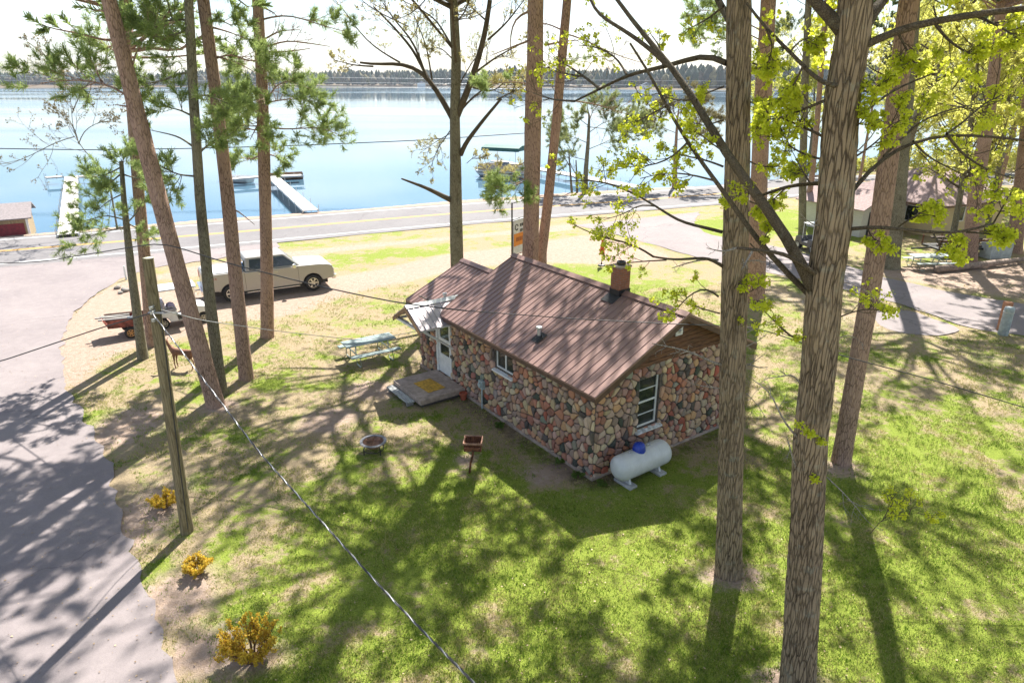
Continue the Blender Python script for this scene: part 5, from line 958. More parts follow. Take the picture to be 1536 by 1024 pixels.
tree('forked_tree','tall grey green tree forking above the lake, right behind the cottage wing','tree',(-2.5,30.6),[(686,400,0),(684,300,0),(683,230,0),(682,180,0),(684,90,0),(680,0,0)],.33,.17,'oak',19,31,
 limbs=[([(680,180,0),(655,135,.2),(632,105,.4),(600,94,.6),(558,98,.7),(540,94,.7)],.13,.045),([(642,118,.3),(620,75,.5),(590,40,.8),(560,10,.9)],.07,.03),([(685,175,0),(702,135,-.2),(714,100,-.3),(728,50,-.5),(735,0,-.6)],.15,.09),([(691,232,0),(698,215,-.3),(725,180,-.6),(742,160,-.7),(752,148,-.7)],.11,.05),([(681,302,0),(668,296,-.1),(640,282,-.3),(602,268,-.5)],.13,.035),([(692,165,0),(705,150,.1),(730,130,.4),(758,120,.6)],.05,.02)],
 bark=B_grey,leafm=L_buff,furrow=.03,S=26,crown=cmid,flare=.2,crown_z0=12.5,crownr=8.,lf=1.,tw=1.2,boughs=[(-2,23.5,14.5,.06),(-6.5,27,15,.06)],bd=.3)
# ---- the double pine behind the cottage
def cct(rng,t,B,y,lp,lr,tl,fo,sub):
    for p,dy,rd,nb in (([(800,268),(785,272),(765,282),(742,280)],-.6,1.1,13),([(800,262),(775,275),(735,285)],.6,1.,9),([(803,290),(790,292),(780,298)],-1.,.8,7),([(795,128),(780,122),(745,125),(720,130)],.4,.9,9)): spray(rng,B,y,p,dy,rd,nb,tl,fo,8,8,.15,.016,.03)
    for p in ([(792,18),(772,25),(764,60),(766,78)],[(792,62),(765,72),(735,84)],[(797,238),(785,245),(775,250)],[(818,68),(845,62),(875,60)]): P=np.array([atY(u,v,y)-B for u,v in p]); tl.append(tubes(smoothline(P,7)[None],np.linspace(.045,.012,7)[None],6))
tree('pine_tree','thickest red pine trunk rising straight from behind the main roof ridge','tree',(.85,26.6),[(795,400,0),(797,300,0),(799,180,0),(803,90,0),(804,0,0)],.34,.29,'pine',24,33,bark=B_pine,leafm=L_pine,furrow=.035,S=30,crown=cct,flare=.2,crown_z0=15.,crownr=4.6,tw=.9,lf=.5)
def cct2(rng,t,B,y,lp,lr,tl,fo,sub):
    for p,dy in (([(838,150),(870,152),(900,158),(935,170)],.4),([(845,50),(875,58),(905,75),(940,88),(965,95)],-.5),([(842,45),(820,35),(800,38)],.2)): barespray(rng,B,y,p,dy,tl,.03,7,.45,4,1,None)
    for p,dy,rd,nb in (([(835,60),(850,85),(870,90)],.3,.7,3),): spray(rng,B,y,p,dy,rd,nb,tl,fo,4,7,.14,.016,.02)
tree('pine_tree','thinner pine beside the thickest one, leaning right behind the cottage','tree',(1.35,27.4),[(812,380,0),(822,300,0),(835,180,0),(843,90,0),(851,0,0)],.22,.16,'pine',20,34,bark=B_pine,leafm=L_pine,furrow=.03,S=22,crown=cct2,flare=.15,crown_z0=14,lf=.8)
# ---- small shore pines centre right
def cshore(cl):
    def f(rng,t,B,y,lp,lr,tl,fo,sub):
        for p,dy,rd,nb in cl: spray(rng,B,y,p,dy,rd,nb,tl,fo,9,8,.24,.03,.04)
    return f
Ysh=g(877,290)[1]
tree('shore_pine','bushy green pine on the lake bank, left of the pair of shore pines','tree',(877,290),[(879,250,0),(882,215,0),(884,175,0)],.28,.1,'none',8,41,bark=B_grey,leafm=L_jack,furrow=.02,S=12,flare=.1,crown=cshore([([(882,215),(860,205),(835,200)],.8,2.6,22),([(882,200),(910,180),(950,178)],-.8,2.8,24),([(884,190),(865,175),(845,180)],-1,2.4,18),([(880,225),(905,215),(935,200)],1,2.4,18),([(884,180),(890,165),(900,155)],.5,2.3,16),([(880,240),(855,235),(840,225)],0,2.,10),([(880,190),(920,195),(975,195)],1.,2.6,20)]))
tree('shore_pine','sparser brownish pine on the lake bank, right of the pair of shore pines','tree',(1012,281),[(1013,230,0),(1016,180,0)],.26,.1,'none',8.5,42,bark=B_pine,leafm=leafmat('brownish_needle',(.14,.13,.06),(.27,.23,.10),.25),furrow=.02,S=12,flare=.1,crown=cshore([([(1015,200),(990,190),(970,185)],.6,2.4,16),([(1016,190),(1040,180),(1070,178)],-.6,2.6,18),([(1014,210),(1040,205),(1065,205)],.8,2.2,13),([(1016,180),(1010,165),(1000,155)],.5,2.2,16),([(1015,175),(1030,155),(1045,150)],0,2.3,16)]))
for i,(u,v,tp) in enumerate(((858,288,(853,225)),(866,289,(864,240)))):
    tree('dead_sapling',['bare dark sapling stem on the bank left of the shore pines','second bare stem close to the trunk of the green shore pine'][i],'tree',(u,v),[(tp[0],tp[1],0)],.12,.05,'none',3,45+i,bark=B_grey,leafm=L_jack,furrow=0,S=8,flare=0,crown=lambda rng,t,B,y,lp,lr,tl,fo,sub,tp=tp,v=v:barespray(rng,B,y,[(tp[0]+2,tp[1]+25),(tp[0]-6,tp[1]+12),(tp[0]-12,tp[1]-5)],.3,tl,.05,5,.5,3))
# ---- the two near oaks
def oakleafy(paths,n_cl=2,nl=4,ls=.085,sp=.09):
    def f(rng,t,B,y,lp,lr,tl,fo,sub):
        for p,dy,r_,nb,lv in paths:
            b,c=barespray(rng,B,y,p,dy,tl,r_,nb,.42,4)
            if lv:
                cc,_=along(rng,c[::(2 if lv>1 else 3)],3,.45,1.); cc=cc+np.array((0,0,-.03)); fo.append(leaves(rng,cc,nl-(nl>4),sp*.62,ls*.5,.8)); cc,_=along(rng,b[::(2 if lv>1 else 4)],1,.8,1.); fo.append(leaves(rng,cc,nl-(nl>4),sp*.62,ls*.5,.8))
    return f
tree('oak_tree','left hand oak with deeply furrowed straight trunk covering the cottage corner','tree',(1094,858),[(1098,640,0),(1102,400,0),(1106,200,0),(1108,0,0)],.275,.2,'oak',18,51,
 limbs=[([(1090,95,0),(1063,76,.3),(1040,88,.6),(995,101,1.),(940,112,1.6),(900,134,2.),(862,152,2.2)],.05,.018),([(1085,400,0),(1062,386,-.2),(1010,390,-.4),(980,385,-.5)],.032,.016),([(1083,348,0),(1060,342,.2),(1020,333,.5),(985,310,.9),(950,290,1.2)],.032,.016)],
 boughs=[(6,20,14.6,.06),(2.5,19,14.6,.06),(8.5,19.5,15.6,.06),(.5,17.5,15.4,.05),(4.5,22,17,.06),(-1.5,20,16,.05),(6,23,16,.05)],bd=1.6,bark=B_oak,leafm=L_oak,furrow=.10,S=56,step=.045,flare=.22,crown_z0=11,lf=1.,
 crown=oakleafy([([(980,385),(955,368),(925,360),(890,352),(862,338)],-.4,.02,9,2),([(1000,390),(960,392),(930,396),(905,398)],.3,.015,5,1),([(950,290),(915,275),(885,270),(845,272)],1.4,.02,9,2),([(985,310),(960,305),(940,320),(905,330)],.6,.015,6,1),([(900,134),(870,110),(845,95),(830,85)],2.2,.025,9,1),([(940,112),(925,85),(895,70),(868,68)],1.6,.02,9,1),([(995,101),(990,70),(975,50)],1.,.02,5,1),([(862,152),(830,150),(800,140)],2.2,.02,6,1),
   ([(1125,365),(1140,380),(1160,395)],.2,.012,4,0),([(1078,445),(1060,430),(1035,440),(1010,470)],.2,.02,6,2),([(1080,470),(1060,465),(1030,455),(1000,445)],.5,.015,6,1),([(1120,440),(1135,432),(1140,415)],-.5,.01,4,2),([(1100,425),(1110,420),(1120,435)],-.45,.01,4,2),([(1098,500),(1110,490),(1120,485)],-.4,.008,2,2),([(1085,250),(1060,240),(1030,235),(1000,225)],.5,.02,8,2),([(1120,150),(1140,160),(1160,155)],-.4,.015,6,2),([(1120,240),(1140,250),(1170,250)],-.3,.015,6,2),([(1120,300),(1145,310),(1170,300)],.3,.015,6,2),([(1085,130),(1060,140),(1035,150)],-.4,.015,7,2),([(1085,180),(1055,190),(1030,180)],.6,.015,7,2),([(1120,90),(1140,100),(1165,90)],.3,.015,7,2),([(1085,10),(1060,30),(1030,45)],.6,.02,7,1)]))
def cdead(rng,t,B,y,lp,lr,tl,fo,sub): pass
# bare pale twigs of the left oak toward the cottage gable (part of the same tree)
def add_dead(t,paths,seed):
    rng=np.random.default_rng(seed); B=np.array(t.location)
    for p,dy,r_,nb in paths:
        tl=[]; P=smoothline(np.array([atY(u,v,B[1]+dy*(i/(len(p)-1)))-B for i,(u,v) in enumerate(p)]),9)[None]; Rr=np.linspace(r_,r_*.3,9)[None]; tl.append(tubes(P,Rr,6)); a,ra=spawn(rng,P,Rr,nb,.25,.95,.3,(35,70),5,.25,.05,.55,.35,rmin=.004); b,rb=spawn(rng,a,ra,2,.3,1.,.5,(35,60),4,.25,.05,.6,.4,rmin=.0035); tl+=[tubes(a,ra,5),tubes(b,rb,4)]
        o=obj('bare_branch',cat(tl),B_pale,t); o['label']='leafless pale grey twig'
t=[v for k_,v in TREES.items() if k_.startswith('left hand oak')][0]
add_dead(t,[([(1083,547),(1068,545),(1045,530),(1015,522),(978,515)],-.3,.028,7),([(1078,390),(1062,388),(1040,392),(1008,402)],.2,.02,6),([(1118,393),(1132,390),(1150,394)],-.3,.018,4),([(1080,582),(1060,580),(1035,575),(1025,568)],-.2,.013,5),([(1120,548),(1135,540),(1150,528)],-.2,.012,4),([(1122,546),(1140,552),(1152,550)],-.3,.016,3),([(1120,590),(1140,610),(1160,650)],.1,.008,3),([(1118,500),(1135,490),(1165,480)],.3,.012,7),([(1118,520),(1140,510),(1150,500)],.3,.012,6)],5)
tree('oak_tree','right hand oak, nearest the camera, with a heavy fork at mid height','tree',(1197,1050),[(1208,850,0),(1214,700,0),(1216,655,0),(1227,560,0),(1236,420,0),(1250,330,0),(1262,150,0),(1278,60,0),(1283,0,0)],.285,.2,'oak',17,52,
 limbs=[([(1222,440,0),(1205,400,-.1),(1186,362,-.15),(1152,312,0),(1113,265,.3),(1082,225,.6),(1045,150,1.),(1005,95,1.4),(968,55,1.7),(935,22,1.9),(922,-5,2.)],.082,.026),([(1000,97,1.42),(985,82,1.5),(960,62,1.65),(930,42,1.8),(893,20,2.),(886,0,2.1)],.035,.02),
  ([(1212,440,.1),(1200,437,.1),(1168,392,.2),(1140,372,.2),(1112,325,.3),(1075,272,.4),(1030,215,.6),(998,160,.8),(978,110,.9),(945,65,1.)],.042,.014),
  ([(1222,410,-.2),(1195,392,-.4),(1180,380,-.45),(1150,377,-.4),(1130,374,-.3),(1105,372,-.2)],.032,.018),
  ([(1268,85,0),(1300,66,-.1),(1345,45,-.2),(1400,32,-.3),(1460,22,-.4),(1560,10,-.5)],.048,.03),([(1270,130,0),(1240,128,-.3),(1225,122,-.2),(1205,98,.1),(1185,78,.2),(1150,45,.3),(1120,5,.5)],.03,.016),
  ([(1268,300,0),(1290,270,.2),(1325,235,.5),(1370,212,.8),(1420,201,1.),(1480,204,1.),(1550,212,1.)],.03,.014),([(1265,345,0),(1300,340,-.3),(1345,342,-.5),(1400,350,-.6),(1450,348,-.6),(1490,335,-.6)],.026,.014),
  ([(1262,45,0),(1245,25,0),(1220,0,.1),(1200,-25,.2)],.085,.05),([(1290,60,0),(1305,25,0),(1325,0,.2),(1345,-25,.3)],.075,.05),([(1275,190,0),(1300,165,.3),(1340,135,.6),(1400,110,.8)],.02,.01),([(1250,275,.2),(1215,275,.4),(1180,280,.5),(1145,292,.6)],.032,.018)],
 boughs=[(8.5,17,14.6,.06),(11.5,17.5,15.6,.06),(12.5,14,15,.06),(7,15,14.5,.05),(13,19,16,.06),(10,21,15.5,.06)],bd=1.6,bark=B_oak,leafm=L_oak,furrow=.12,S=60,step=.04,flare=.3,crown_z0=11,lf=1.1,
 crown=oakleafy([([(1400,32),(1420,60),(1450,80),(1480,90)],-.3,.02,9,2),([(1345,45),(1360,75),(1375,100)],-.2,.018,8,2),([(1460,22),(1500,40),(1530,60)],-.4,.02,8,2),([(1370,212),(1390,235),(1420,250),(1450,265)],.8,.015,5,1),([(1420,201),(1440,230),(1480,255),(1520,268)],1.,.02,8,2),([(1420,201),(1450,180),(1480,150),(1520,140)],1.,.015,9,2),([(1325,235),(1350,210),(1380,180),(1420,165),(1470,155)],.5,.018,10,2),([(1450,348),(1480,350),(1520,360)],-.6,.015,9,2),([(1400,350),(1410,370),(1430,385)],-.6,.012,7,2),([(1345,342),(1370,325),(1400,310)],-.5,.012,8,2),
   ([(1300,340),(1310,360),(1330,365)],-.3,.012,6,2),([(1490,335),(1510,300),(1520,280)],-.6,.012,8,2),([(1205,98),(1190,130),(1170,150)],.1,.015,9,2),([(1185,78),(1200,60),(1230,55)],.2,.012,6,2),([(1150,45),(1160,70),(1150,100)],.3,.014,9,2),([(1240,150),(1215,160),(1180,175),(1150,180)],.3,.02,10,2),([(1245,210),(1215,195),(1180,180),(1140,165)],.6,.02,10,2),([(1240,240),(1210,235),(1170,210),(1135,190)],.5,.016,10,2),([(1180,280),(1160,300),(1140,310)],.5,.012,6,2),([(1215,275),(1200,250),(1190,230)],.4,.012,7,2),([(1145,292),(1120,290),(1100,295)],.6,.012,5,2),
   ([(1045,150),(1010,150),(985,140)],1.,.014,6,1),([(1082,225),(1060,210),(1040,190)],.6,.012,5,1),([(1030,215),(1005,240),(970,250),(930,250)],.6,.014,9,1),([(1075,272),(1040,262),(1000,258),(960,268)],.4,.014,8,2),([(998,160),(970,175),(940,190)],.8,.012,6,1),([(1140,372),(1150,350),(1160,335)],.2,.01,4,2),([(1260,130),(1300,140),(1330,120)],-.3,.014,8,2),([(1275,240),(1300,225),(1330,200),(1350,160)],-.2,.014,9,2),([(1210,505),(1195,512),(1170,490),(1150,470)],-.2,.02,5,1),([(1150,470),(1140,460),(1135,450)],-.2,.01,3,1),([(1240,655),(1225,660),(1215,650)],-.4,.006,3,2),([(1230,700),(1215,705),(1205,712)],-.4,.005,3,2),([(1305,800),(1330,770),(1360,775),(1385,765)],-.6,.006,6,2),([(1250,480),(1270,470),(1300,462),(1340,468)],.1,.012,8,1),([(1250,200),(1290,190),(1310,150)],-.3,.012,7,2)],2,5,.08,.10))
t=[v for k_,v in TREES.items() if k_.startswith('right hand oak')][0]
add_dead(t,[([(1200,575),(1190,560),(1170,565),(1145,568)],-.2,.012,4),([(1196,655),(1180,640),(1165,610),(1155,585),(1130,570)],-.2,.018,4),([(1198,710),(1190,690),(1180,655)],-.2,.018,2),([(1240,715),(1262,735),(1285,760),(1310,795),(1325,795)],-.3,.010,5),([(1270,748),(1300,763),(1325,765)],-.4,.007,3),([(1255,420),(1290,430),(1320,450)],-.3,.008,2),([(1232,340),(1215,335),(1200,320)],-.4,.01,3),([(1250,510),(1275,500),(1300,520)],.0,.006,3),([(1262,245),(1280,232),(1305,210),(1325,175)],-.3,.014,6),([(1130,374),(1118,395),(1112,405)],-.3,.02,3),([(1105,372),(1085,378),(1060,372)],-.2,.016,6)],6)
# ---- right hand pines
def cpr(lst):
    def f(rng,t,B,y,lp,lr,tl,fo,sub):
        for p,dy,rd,nb in lst: spray(rng,B,y,p,dy,rd,nb,tl,fo,8,8,.16,.018,.03)
    return f
tree('pine_tree','grey brown pine leaning right on the open lawn beside the right hand oak','tree',(1262,692),[(1283,560,0),(1306,430,0),(1325,300,0),(1345,150,0),(1364,0,0)],.245,.21,'pine',19,61,bark=B_pine,leafm=L_pine,furrow=.03,S=30,step=.06,flare=.12,crown_z0=12.6,crownr=6.5,tw=1.7)
tree('pine_tree','red pine trunk showing just right of the left hand oak','tree',(1133,452),[(1137,330,0),(1143,180,0),(1152,0,0)],.42,.32,'pine',23,62,bark=B_pine,leafm=L_pine,furrow=.03,S=24,flare=.15,crown_z0=14,crownr=6.,tw=1.7,crown=cpr([([(1140,60),(1100,40),(1060,30)],.4,1.6,14),([(1140,45),(1090,20),(1050,15)],-.6,1.6,14),([(1140,75),(1090,60),(1045,58)],.9,1.3,9)]))
tree('pine_tree','dark pine whose shadow crosses the side driveway','tree',(1336,402),[(1346,300,0),(1358,150,0),(1368,0,0)],.46,.36,'oak',22,63,bark=B_grey,leafm=L_wood,furrow=.04,S=24,flare=.2,crown_z0=13,tw=1.2)
tree('pine_tree','slim pine in front of the tan house wall','tree',(1454,393),[(1462,300,0),(1480,190,0),(1497,60,0),(1504,0,0)],.40,.26,'pine',21,64,bark=B_pine,leafm=L_dark,furrow=.03,S=20,flare=.1,crown_z0=13,tw=1.2)
tree('pine_tree','pine trunk cut by the right edge of the photo','tree',(1522,378),[(1530,300,0),(1540,200,0),(1552,0,0)],.42,.3,'pine',22,65,bark=B_pine,leafm=L_dark,furrow=.03,S=18,flare=.1,crown_z0=14)
tree('pine_tree','thin dark pine between the two oaks at the edge of the highway','tree',(1204,350),[(1204,250,0),(1208,120,0),(1213,0,0)],.26,.2,'pine',21,66,bark=B_grey,leafm=L_dark,furrow=.02,S=16,flare=.1,crown_z0=14,crown=cpr([([(1206,90),(1190,60),(1170,40)],.8,1.8,12),([(1208,60),(1230,40),(1245,35)],-.6,1.8,10),([(1206,130),(1185,110),(1165,105)],.8,1.8,10)]))
tree('pine_tree','leaning pine stem crossing the thin dark pine by the highway','tree',(1207,335),[(1217,270,0),(1226,180,0),(1240,0,0)],.22,.16,'pine',20,67,bark=B_pine,leafm=L_dark,furrow=.02,S=14,flare=.1,crown_z0=14)
tree('oak_tree','slanting oak stem rising right behind the tan house roof','tree',(1330,318),[(1352,240,0),(1378,170,0),(1412,90,0),(1452,0,0)],.36,.26,'oak',20,68,bark=B_grey,leafm=L_wood,furrow=.03,S=16,flare=.1,crown_z0=8,tw=1.6,lf=2,crownr=7)
# crowns just outside the frame on the right, whose dappled shade reaches the lawn
for i,(x,y,kd) in enumerate(((18.5,19.5,'oak'),(24.,25.,'oak'),(15.5,12.5,'pine'),(29.,31.,'pine'))):
    tree('oak_tree' if kd=='oak' else 'pine_tree',['spring oak outside the right edge nearest the lawn','second spring oak outside the right edge','pine outside the lower right edge','pine outside the right edge beyond the pedestal'][i],'tree',(x,y),[],.3,.2,kd,19,80+i,bark=B_grey,leafm=L_oak if kd=='oak' else L_pine,furrow=.03,S=16,flare=.1,crown_z0=9.)
# ---- woodland across the right background: five patterns, then copies
def proto(name,seed,h,kindp):
    rng=np.random.default_rng(seed); t=thing(name,'x','tree',(0,0,0))
    lean=rng.normal(size=2)*.5; pts=np.array([(0,0,-.3),(lean[0]*.3,lean[1]*.3,h*.35),(lean[0],lean[1],h*.7),(lean[0]*1.3,lean[1]*1.3,h)]); Q=smoothline(pts,16)[None]; r=np.linspace(.19,.03,16)[None]; obj('trunk',tubes(Q,r,9),B_pine if kindp=='pine' else B_grey,t)
    tl=[];fo=[]
    if kindp=='pine':
        P,Rr=spawn(rng,Q,r,34,.5,1.,.16,(60,95),6,.12,.08,.35,.3); a,ra=spawn(rng,P,Rr,5,.3,1.,.45,(30,60),4,.2,.1,.5,.4,flat=.4,rmin=.01); c,dd=along(rng,a,9,.3,1.); fo.append(needles(rng,c,dd,7,.26,.035)); tl=[tubes(P,Rr,4),tubes(a,ra,3)]
    else:
        P,Rr=spawn(rng,Q,r,20,.22,1.,.34,(35,75),7,.17,.07,.5,.25); a,ra=spawn(rng,P,Rr,7,.2,1.,.45,(30,65),5,.22,.06,.5,.3,rmin=.01); b,rb=spawn(rng,a,ra,4,.2,1.,.5,(30,65),4,.22,.06,.6,.4,rmin=.007); tl=[tubes(P,Rr,5),tubes(a,ra,4),tubes(b,rb,3)]
        c,_=along(rng,b,9,.15,1.); fo.append(leaves(rng,c,3,.22,.125,.5))
    obj('branches',cat(tl),B_limb,t); obj('foliage',cat(fo),(L_dark if kindp=='pine' else L_wood),t); return t
def placeproto(t,first,u,v,sc,rz,label,group):
    x,y=(u,v) if isinstance(u,float) else g(u,v)
    if first: t.location=(x,y,0); t.rotation_euler=(0,0,rz); t.scale=(sc,)*3; t['label']=label; t['group']=group; return t
    return dup(t,(x,y,0),rz,label,group,(sc,)*3)
protos=[proto('woodland_tree',101,15,'oak'),proto('woodland_tree',102,17,'oak'),proto('woodland_tree',103,14,'oak'),proto('woodland_pine',104,19,'pine'),proto('woodland_pine',105,17,'pine')]
rs=random.Random(9); used=set()
spots=[]
for i in range(66):
    for _ in range(40):
        y=rs.uniform(62,175); x=rs.uniform(.30,.92)*y
        if y<shoreY(x)+2*0-2.5 and abs(np.interp(x,Y0[:,0],Y0[:,1])-y)>7 and min([99]+[math.hypot(x-a,y-b) for a,b in spots])>4.0 and not (24<x<50 and 42<y<64): break
    else: continue
    spots.append((x,y))
near=[(29.,84.,0),(34.,88.,1),(40.,86.,3),(46.,88.,0),(52.,92.,1),(57.,90.,4),(63.,94.,2),(70.,96.,0),(56.,64.,1),(62.,60.,0),(50.,56.5,2),(58.,52.,1),(66.,68.,0),(44.,40.,0),(52.,44.,2),(36.,85.,2),(66.,84.,1),(78.,92.,2),(48.,68.5,1),(60.,75.,3),(72.,78.,1),(38.,34.,1),(33.,66.,3),(27.5,42.,2),(33.,47.,1),(40.,46.,0),(45.,52.,1),(37.,56.5,2),(58.,45.,1),(31.,38.5,0),(64.,52.,2)]
for i,(x,y,p) in enumerate(near): 
    placeproto(protos[p],p not in used,float(x),float(y),rs.uniform(.8,1.2),rs.uniform(0,6.28),('tall sparse pine in the woodland beyond the tan house' if p>2 else 'yellow green budding tree in the woodland beyond the tan house'),'woodland trees beyond the tan house'); used.add(p)
for i,(x,y) in enumerate(spots):
    p=rs.choice([0,0,1,1,2,2,3,4]); placeproto(protos[p],p not in used,float(x),float(y),rs.uniform(.75,1.2),rs.uniform(0,6.28),('tall sparse pine in the woodland beyond the tan house' if p>2 else 'yellow green budding tree in the woodland beyond the tan house'),'woodland trees beyond the tan house'); used.add(p)
# undergrowth on the far bank, right
rng=np.random.default_rng(77); n=2600; xx=rng.uniform(24,120,n); yy=np.array([shoreY(x) for x in xx])-rng.uniform(1.,16,n)*(xx>45)-rng.uniform(.5,3,n)*(xx<=45); zz=rng.uniform(.1,1.3,n); kp=(np.abs(np.interp(xx,Y0[:,0],Y0[:,1])-yy)>6.)
o=obj('undergrowth',leaves(rng,np.stack([xx,yy,zz],1)[kp],9,.45,.24,.2),leafmat('undergrowth_leaf',(.25,.24,.06),(.42,.42,.09)),None); tag(o,'low yellow green undergrowth along the right lakeside','undergrowth',kind='stuff')
# ---- small shrubs
def shrub(label,u,v,h,w_,n,seed,leafm,big=.06):
    rng=np.random.default_rng(seed); x,y=g(u,v); t=thing('shrub',label,'shrub',(x,y,0)); az=rng.uniform(0,6.28,n); d=np.stack([np.cos(az)*w_/h,np.sin(az)*w_/h,np.ones(n)],1)*rng.uniform(.6,1,(n,1))*h; P0_=np.stack([np.cos(az),np.sin(az),np.zeros(n)],1)*w_*.15
    P=np.stack([P0_+d*s+rng.normal(size=(n,3))*.02*s for s in np.linspace(0,1,6)],1); Rr=np.linspace(.012,.004,6)[None].repeat(n,0); a,ra=spawn(rng,P,Rr,5,.3,1.,.4,(20,50),4,.2,.15,.6,.5,rmin=.003); c,_=along(rng,a,16,.15,1.); obj('stems',cat([tubes(P,Rr,4),tubes(a,ra,3)]),mat('shrub_stem',(.16,.09,.05),.9),t); obj('foliage',leaves(rng,c,3,.03,big*.55,-.2),leafm,t); return t
shrub('largest golden shrub at the lower left of the lawn',380,992,.62,.45,46,1,L_shrub)
shrub('golden tuft shrub between driveway and lawn, middle one of three',298,862,.34,.24,24,2,L_shrub,.05)
shrub('small golden shrub just left of the utility pole foot',248,762,.34,.26,24,3,L_shrub,.05)
for i,(u,v) in enumerate(((750,641),(840,693),(866,716),(903,727))): shrub(['tiny weed at wall foot nearest the utility box pipe','low weed at wall foot between pipe and wall corner','pale weed at the wall corner foot','low weed between wall corner and propane tank'][i],u,v,.12,.13,7,30+i,leafmat('weed_leaf%d'%i,(.07,.13,.02),(.16,.24,.05)),.05)
# ------------------------------------------------------------------ grass blades and litter
rng=np.random.default_rng(5)
def scatter(n,x0,x1,y0,y1,pw=1.6):
    y=y0+(y1-y0)*rng.uniform(0,1,n)**pw; x=rng.uniform(-1,1,n)*(y*.80+4.); return x,y
x,y=scatter(190000,0,0,8.2,34,1.25)
ix=np.clip(np.searchsorted(ax,x),0,nx-1); iy=np.clip(np.searchsorted(ay,y),0,ny-1); mk=mask.reshape(ny,nx,3)[iy,ix]
lu_=(x-C0[0])*E1[0]+(y-C0[1])*E1[1]; lt_=(x-C0[0])*E2[0]+(y-C0[1])*E2[1]; inh=(lu_>-.1)&(lu_<5.8)&(lt_>-.1)&(lt_<9.6)|((lu_>-1.9)&(lu_<0)&(lt_>6.3)&(lt_<8.4))
ex=np.interp(y,edge[::-1,1],edge[::-1,0]); keep=(rng.uniform(0,1,len(x))>mk[:,0]*1.15)&(~inh)&(x>ex-.05)&(rng.uniform(0,1,len(x))>mk[:,2]*.8)
sdrive=inpoly([(1560,508),(1450,493),(1380,464),(1290,441),(1200,419),(1090,397),(1000,374),(930,353),(862,338),(1050,318),(1040,335),(1060,352),(1140,365),(1230,385),(1320,412),(1400,430),(1470,440),(1560,455)],x,y)|inpoly([(1318,462),(1380,470),(1450,495),(1420,506),(1340,500),(1305,480)],x,y); keep&=~sdrive; keep&=(vn(x,y,.55,9)*.6+vn(x,y,.17,10)*.4+mk[:,1]*.22>.46)
x,y=x[keep],y[keep]; n=len(x); B3=np.stack([x,y,np.zeros(n)],1); Dg=rdir(rng,n*3)*.75; Dg[:,2]=1.; Bg=np.repeat(B3,3,0)+rng.normal(size=(n*3,3))*np.array((.025,.025,0)); q=np.cross(Dg,rdir(rng,n*3)); q/=np.linalg.norm(q,axis=1,keepdims=True); l=rng.uniform(.03,.085,(n*3,1)); w_=.009
V=np.stack([Bg-q*w_,Bg+q*w_,Bg+Dg*l],1).reshape(-1,3); Fg=np.arange(n*9).reshape(-1,3)
m,nt,o=newmat('grass_blade'); k=N(nt); tc=k.n('ShaderNodeTexCoord').outputs['Object']; gi=k.n('ShaderNodeNewGeometry').outputs['Random Per Island']
f=k.math('ADD',k.math('MULTIPLY',gi,.35),k.math('MULTIPLY',k.noise(tc,.8,6,.65),1.2)); c=k.mix(k.ramp(f,[(.62,1.),(.92,0.)]),(.135,.235,.018),(.46,.41,.16)); d=k.n('ShaderNodeBsdfPrincipled',{'Base Color':c,'Roughness':.7,'Specular IOR Level':.2}); tt=k.n('ShaderNodeBsdfTranslucent',{'Color':c}); mx=k.n('ShaderNodeMixShader',{0:.35,1:d.outputs[0],2:tt.outputs[0]}); nt.links.new(mx.outputs[0],o.inputs[0])
tag(obj('grass',(V,Fg),m),'short spring grass of the cottage lawn','grass',kind='stuff')
x,y=scatter(7000,0,0,8.6,40,1.2); n=len(x); C3=np.stack([x,y,np.full(n,.03)],1); v_,f_=leaves(rng,C3,1,.0,.042,-.05); v_=v_.reshape(-1,6,3); v_[:,:,2]=.045+(v_[:,:,2]-.03)*.25; v_=v_.reshape(-1,3)
tag(obj('leaf_litter',(v_,f_),leafmat('dead_leaf',(.12,.075,.04),(.44,.33,.21),.1)),'scattered brown fallen leaves on lawn and driveway','leaf litter',kind='stuff')
# ------------------------------------------------------------------ utility pole and wires
x,y=g(280,798); YP=y; topP=atY(222,386,y); t_=thing('utility_pole','weathered wooden utility pole with cut off flat top, rising from the lawn edge','utility pole',(x,y,0)); tp=topP-np.array((x,y,0))
m=barkmat('pole_wood',(.24,.20,.12),(.11,.09,.05),22.,.05,.4,.15)
(tv,tf),_,_=trunkmesh(np.array([(0,0,-.2),tp*.5,tp]),[.145,.125,.105],S=24,step=.1,flare=.05,furrow=.02,seed=3,fr=(14,.6)); o=obj('pole',(tv,tf),m,t_); o.data.polygons.foreach_set('use_smooth',[True]*len(o.data.polygons))
mb=MB(); mb.lathe([(.108,tp[2]-.01),(.0,tp[2]+.004)],20,Matrix.Translation((tp[0],tp[1],0))); obj('cut_top',mb,mat('cut_wood',(.46,.44,.33),.8),t_)
hk=atY(237,463,y)-np.array((x,y,0)); mb=MB()
for dz in (0,-.16,.1): mb.tube([(hk[0]-.02,hk[1]-.1,hk[2]+dz),(hk[0],hk[1]-.24,hk[2]+dz)],.018,6); mb.lathe([(0,-.04),(.035,-.03),(.035,.03),(0,.04)],10,Matrix.Translation((hk[0],hk[1]-.26,hk[2]+dz)))
mb.tube([(hk[0]-.15,hk[1]-.12,hk[2]-.05),(hk[0]+.15,hk[1]-.12,hk[2]-.05)],.022,6); obj('hardware',mb,M_galv,t_)
mb=MB(); mb.tube([(0+hk[0]*f+.09,hk[1]*f-.1,hk[2]*f) for f in (0.03,.3,.6,1)],.012,5); obj('ground_wire',mb,M_wire,t_)
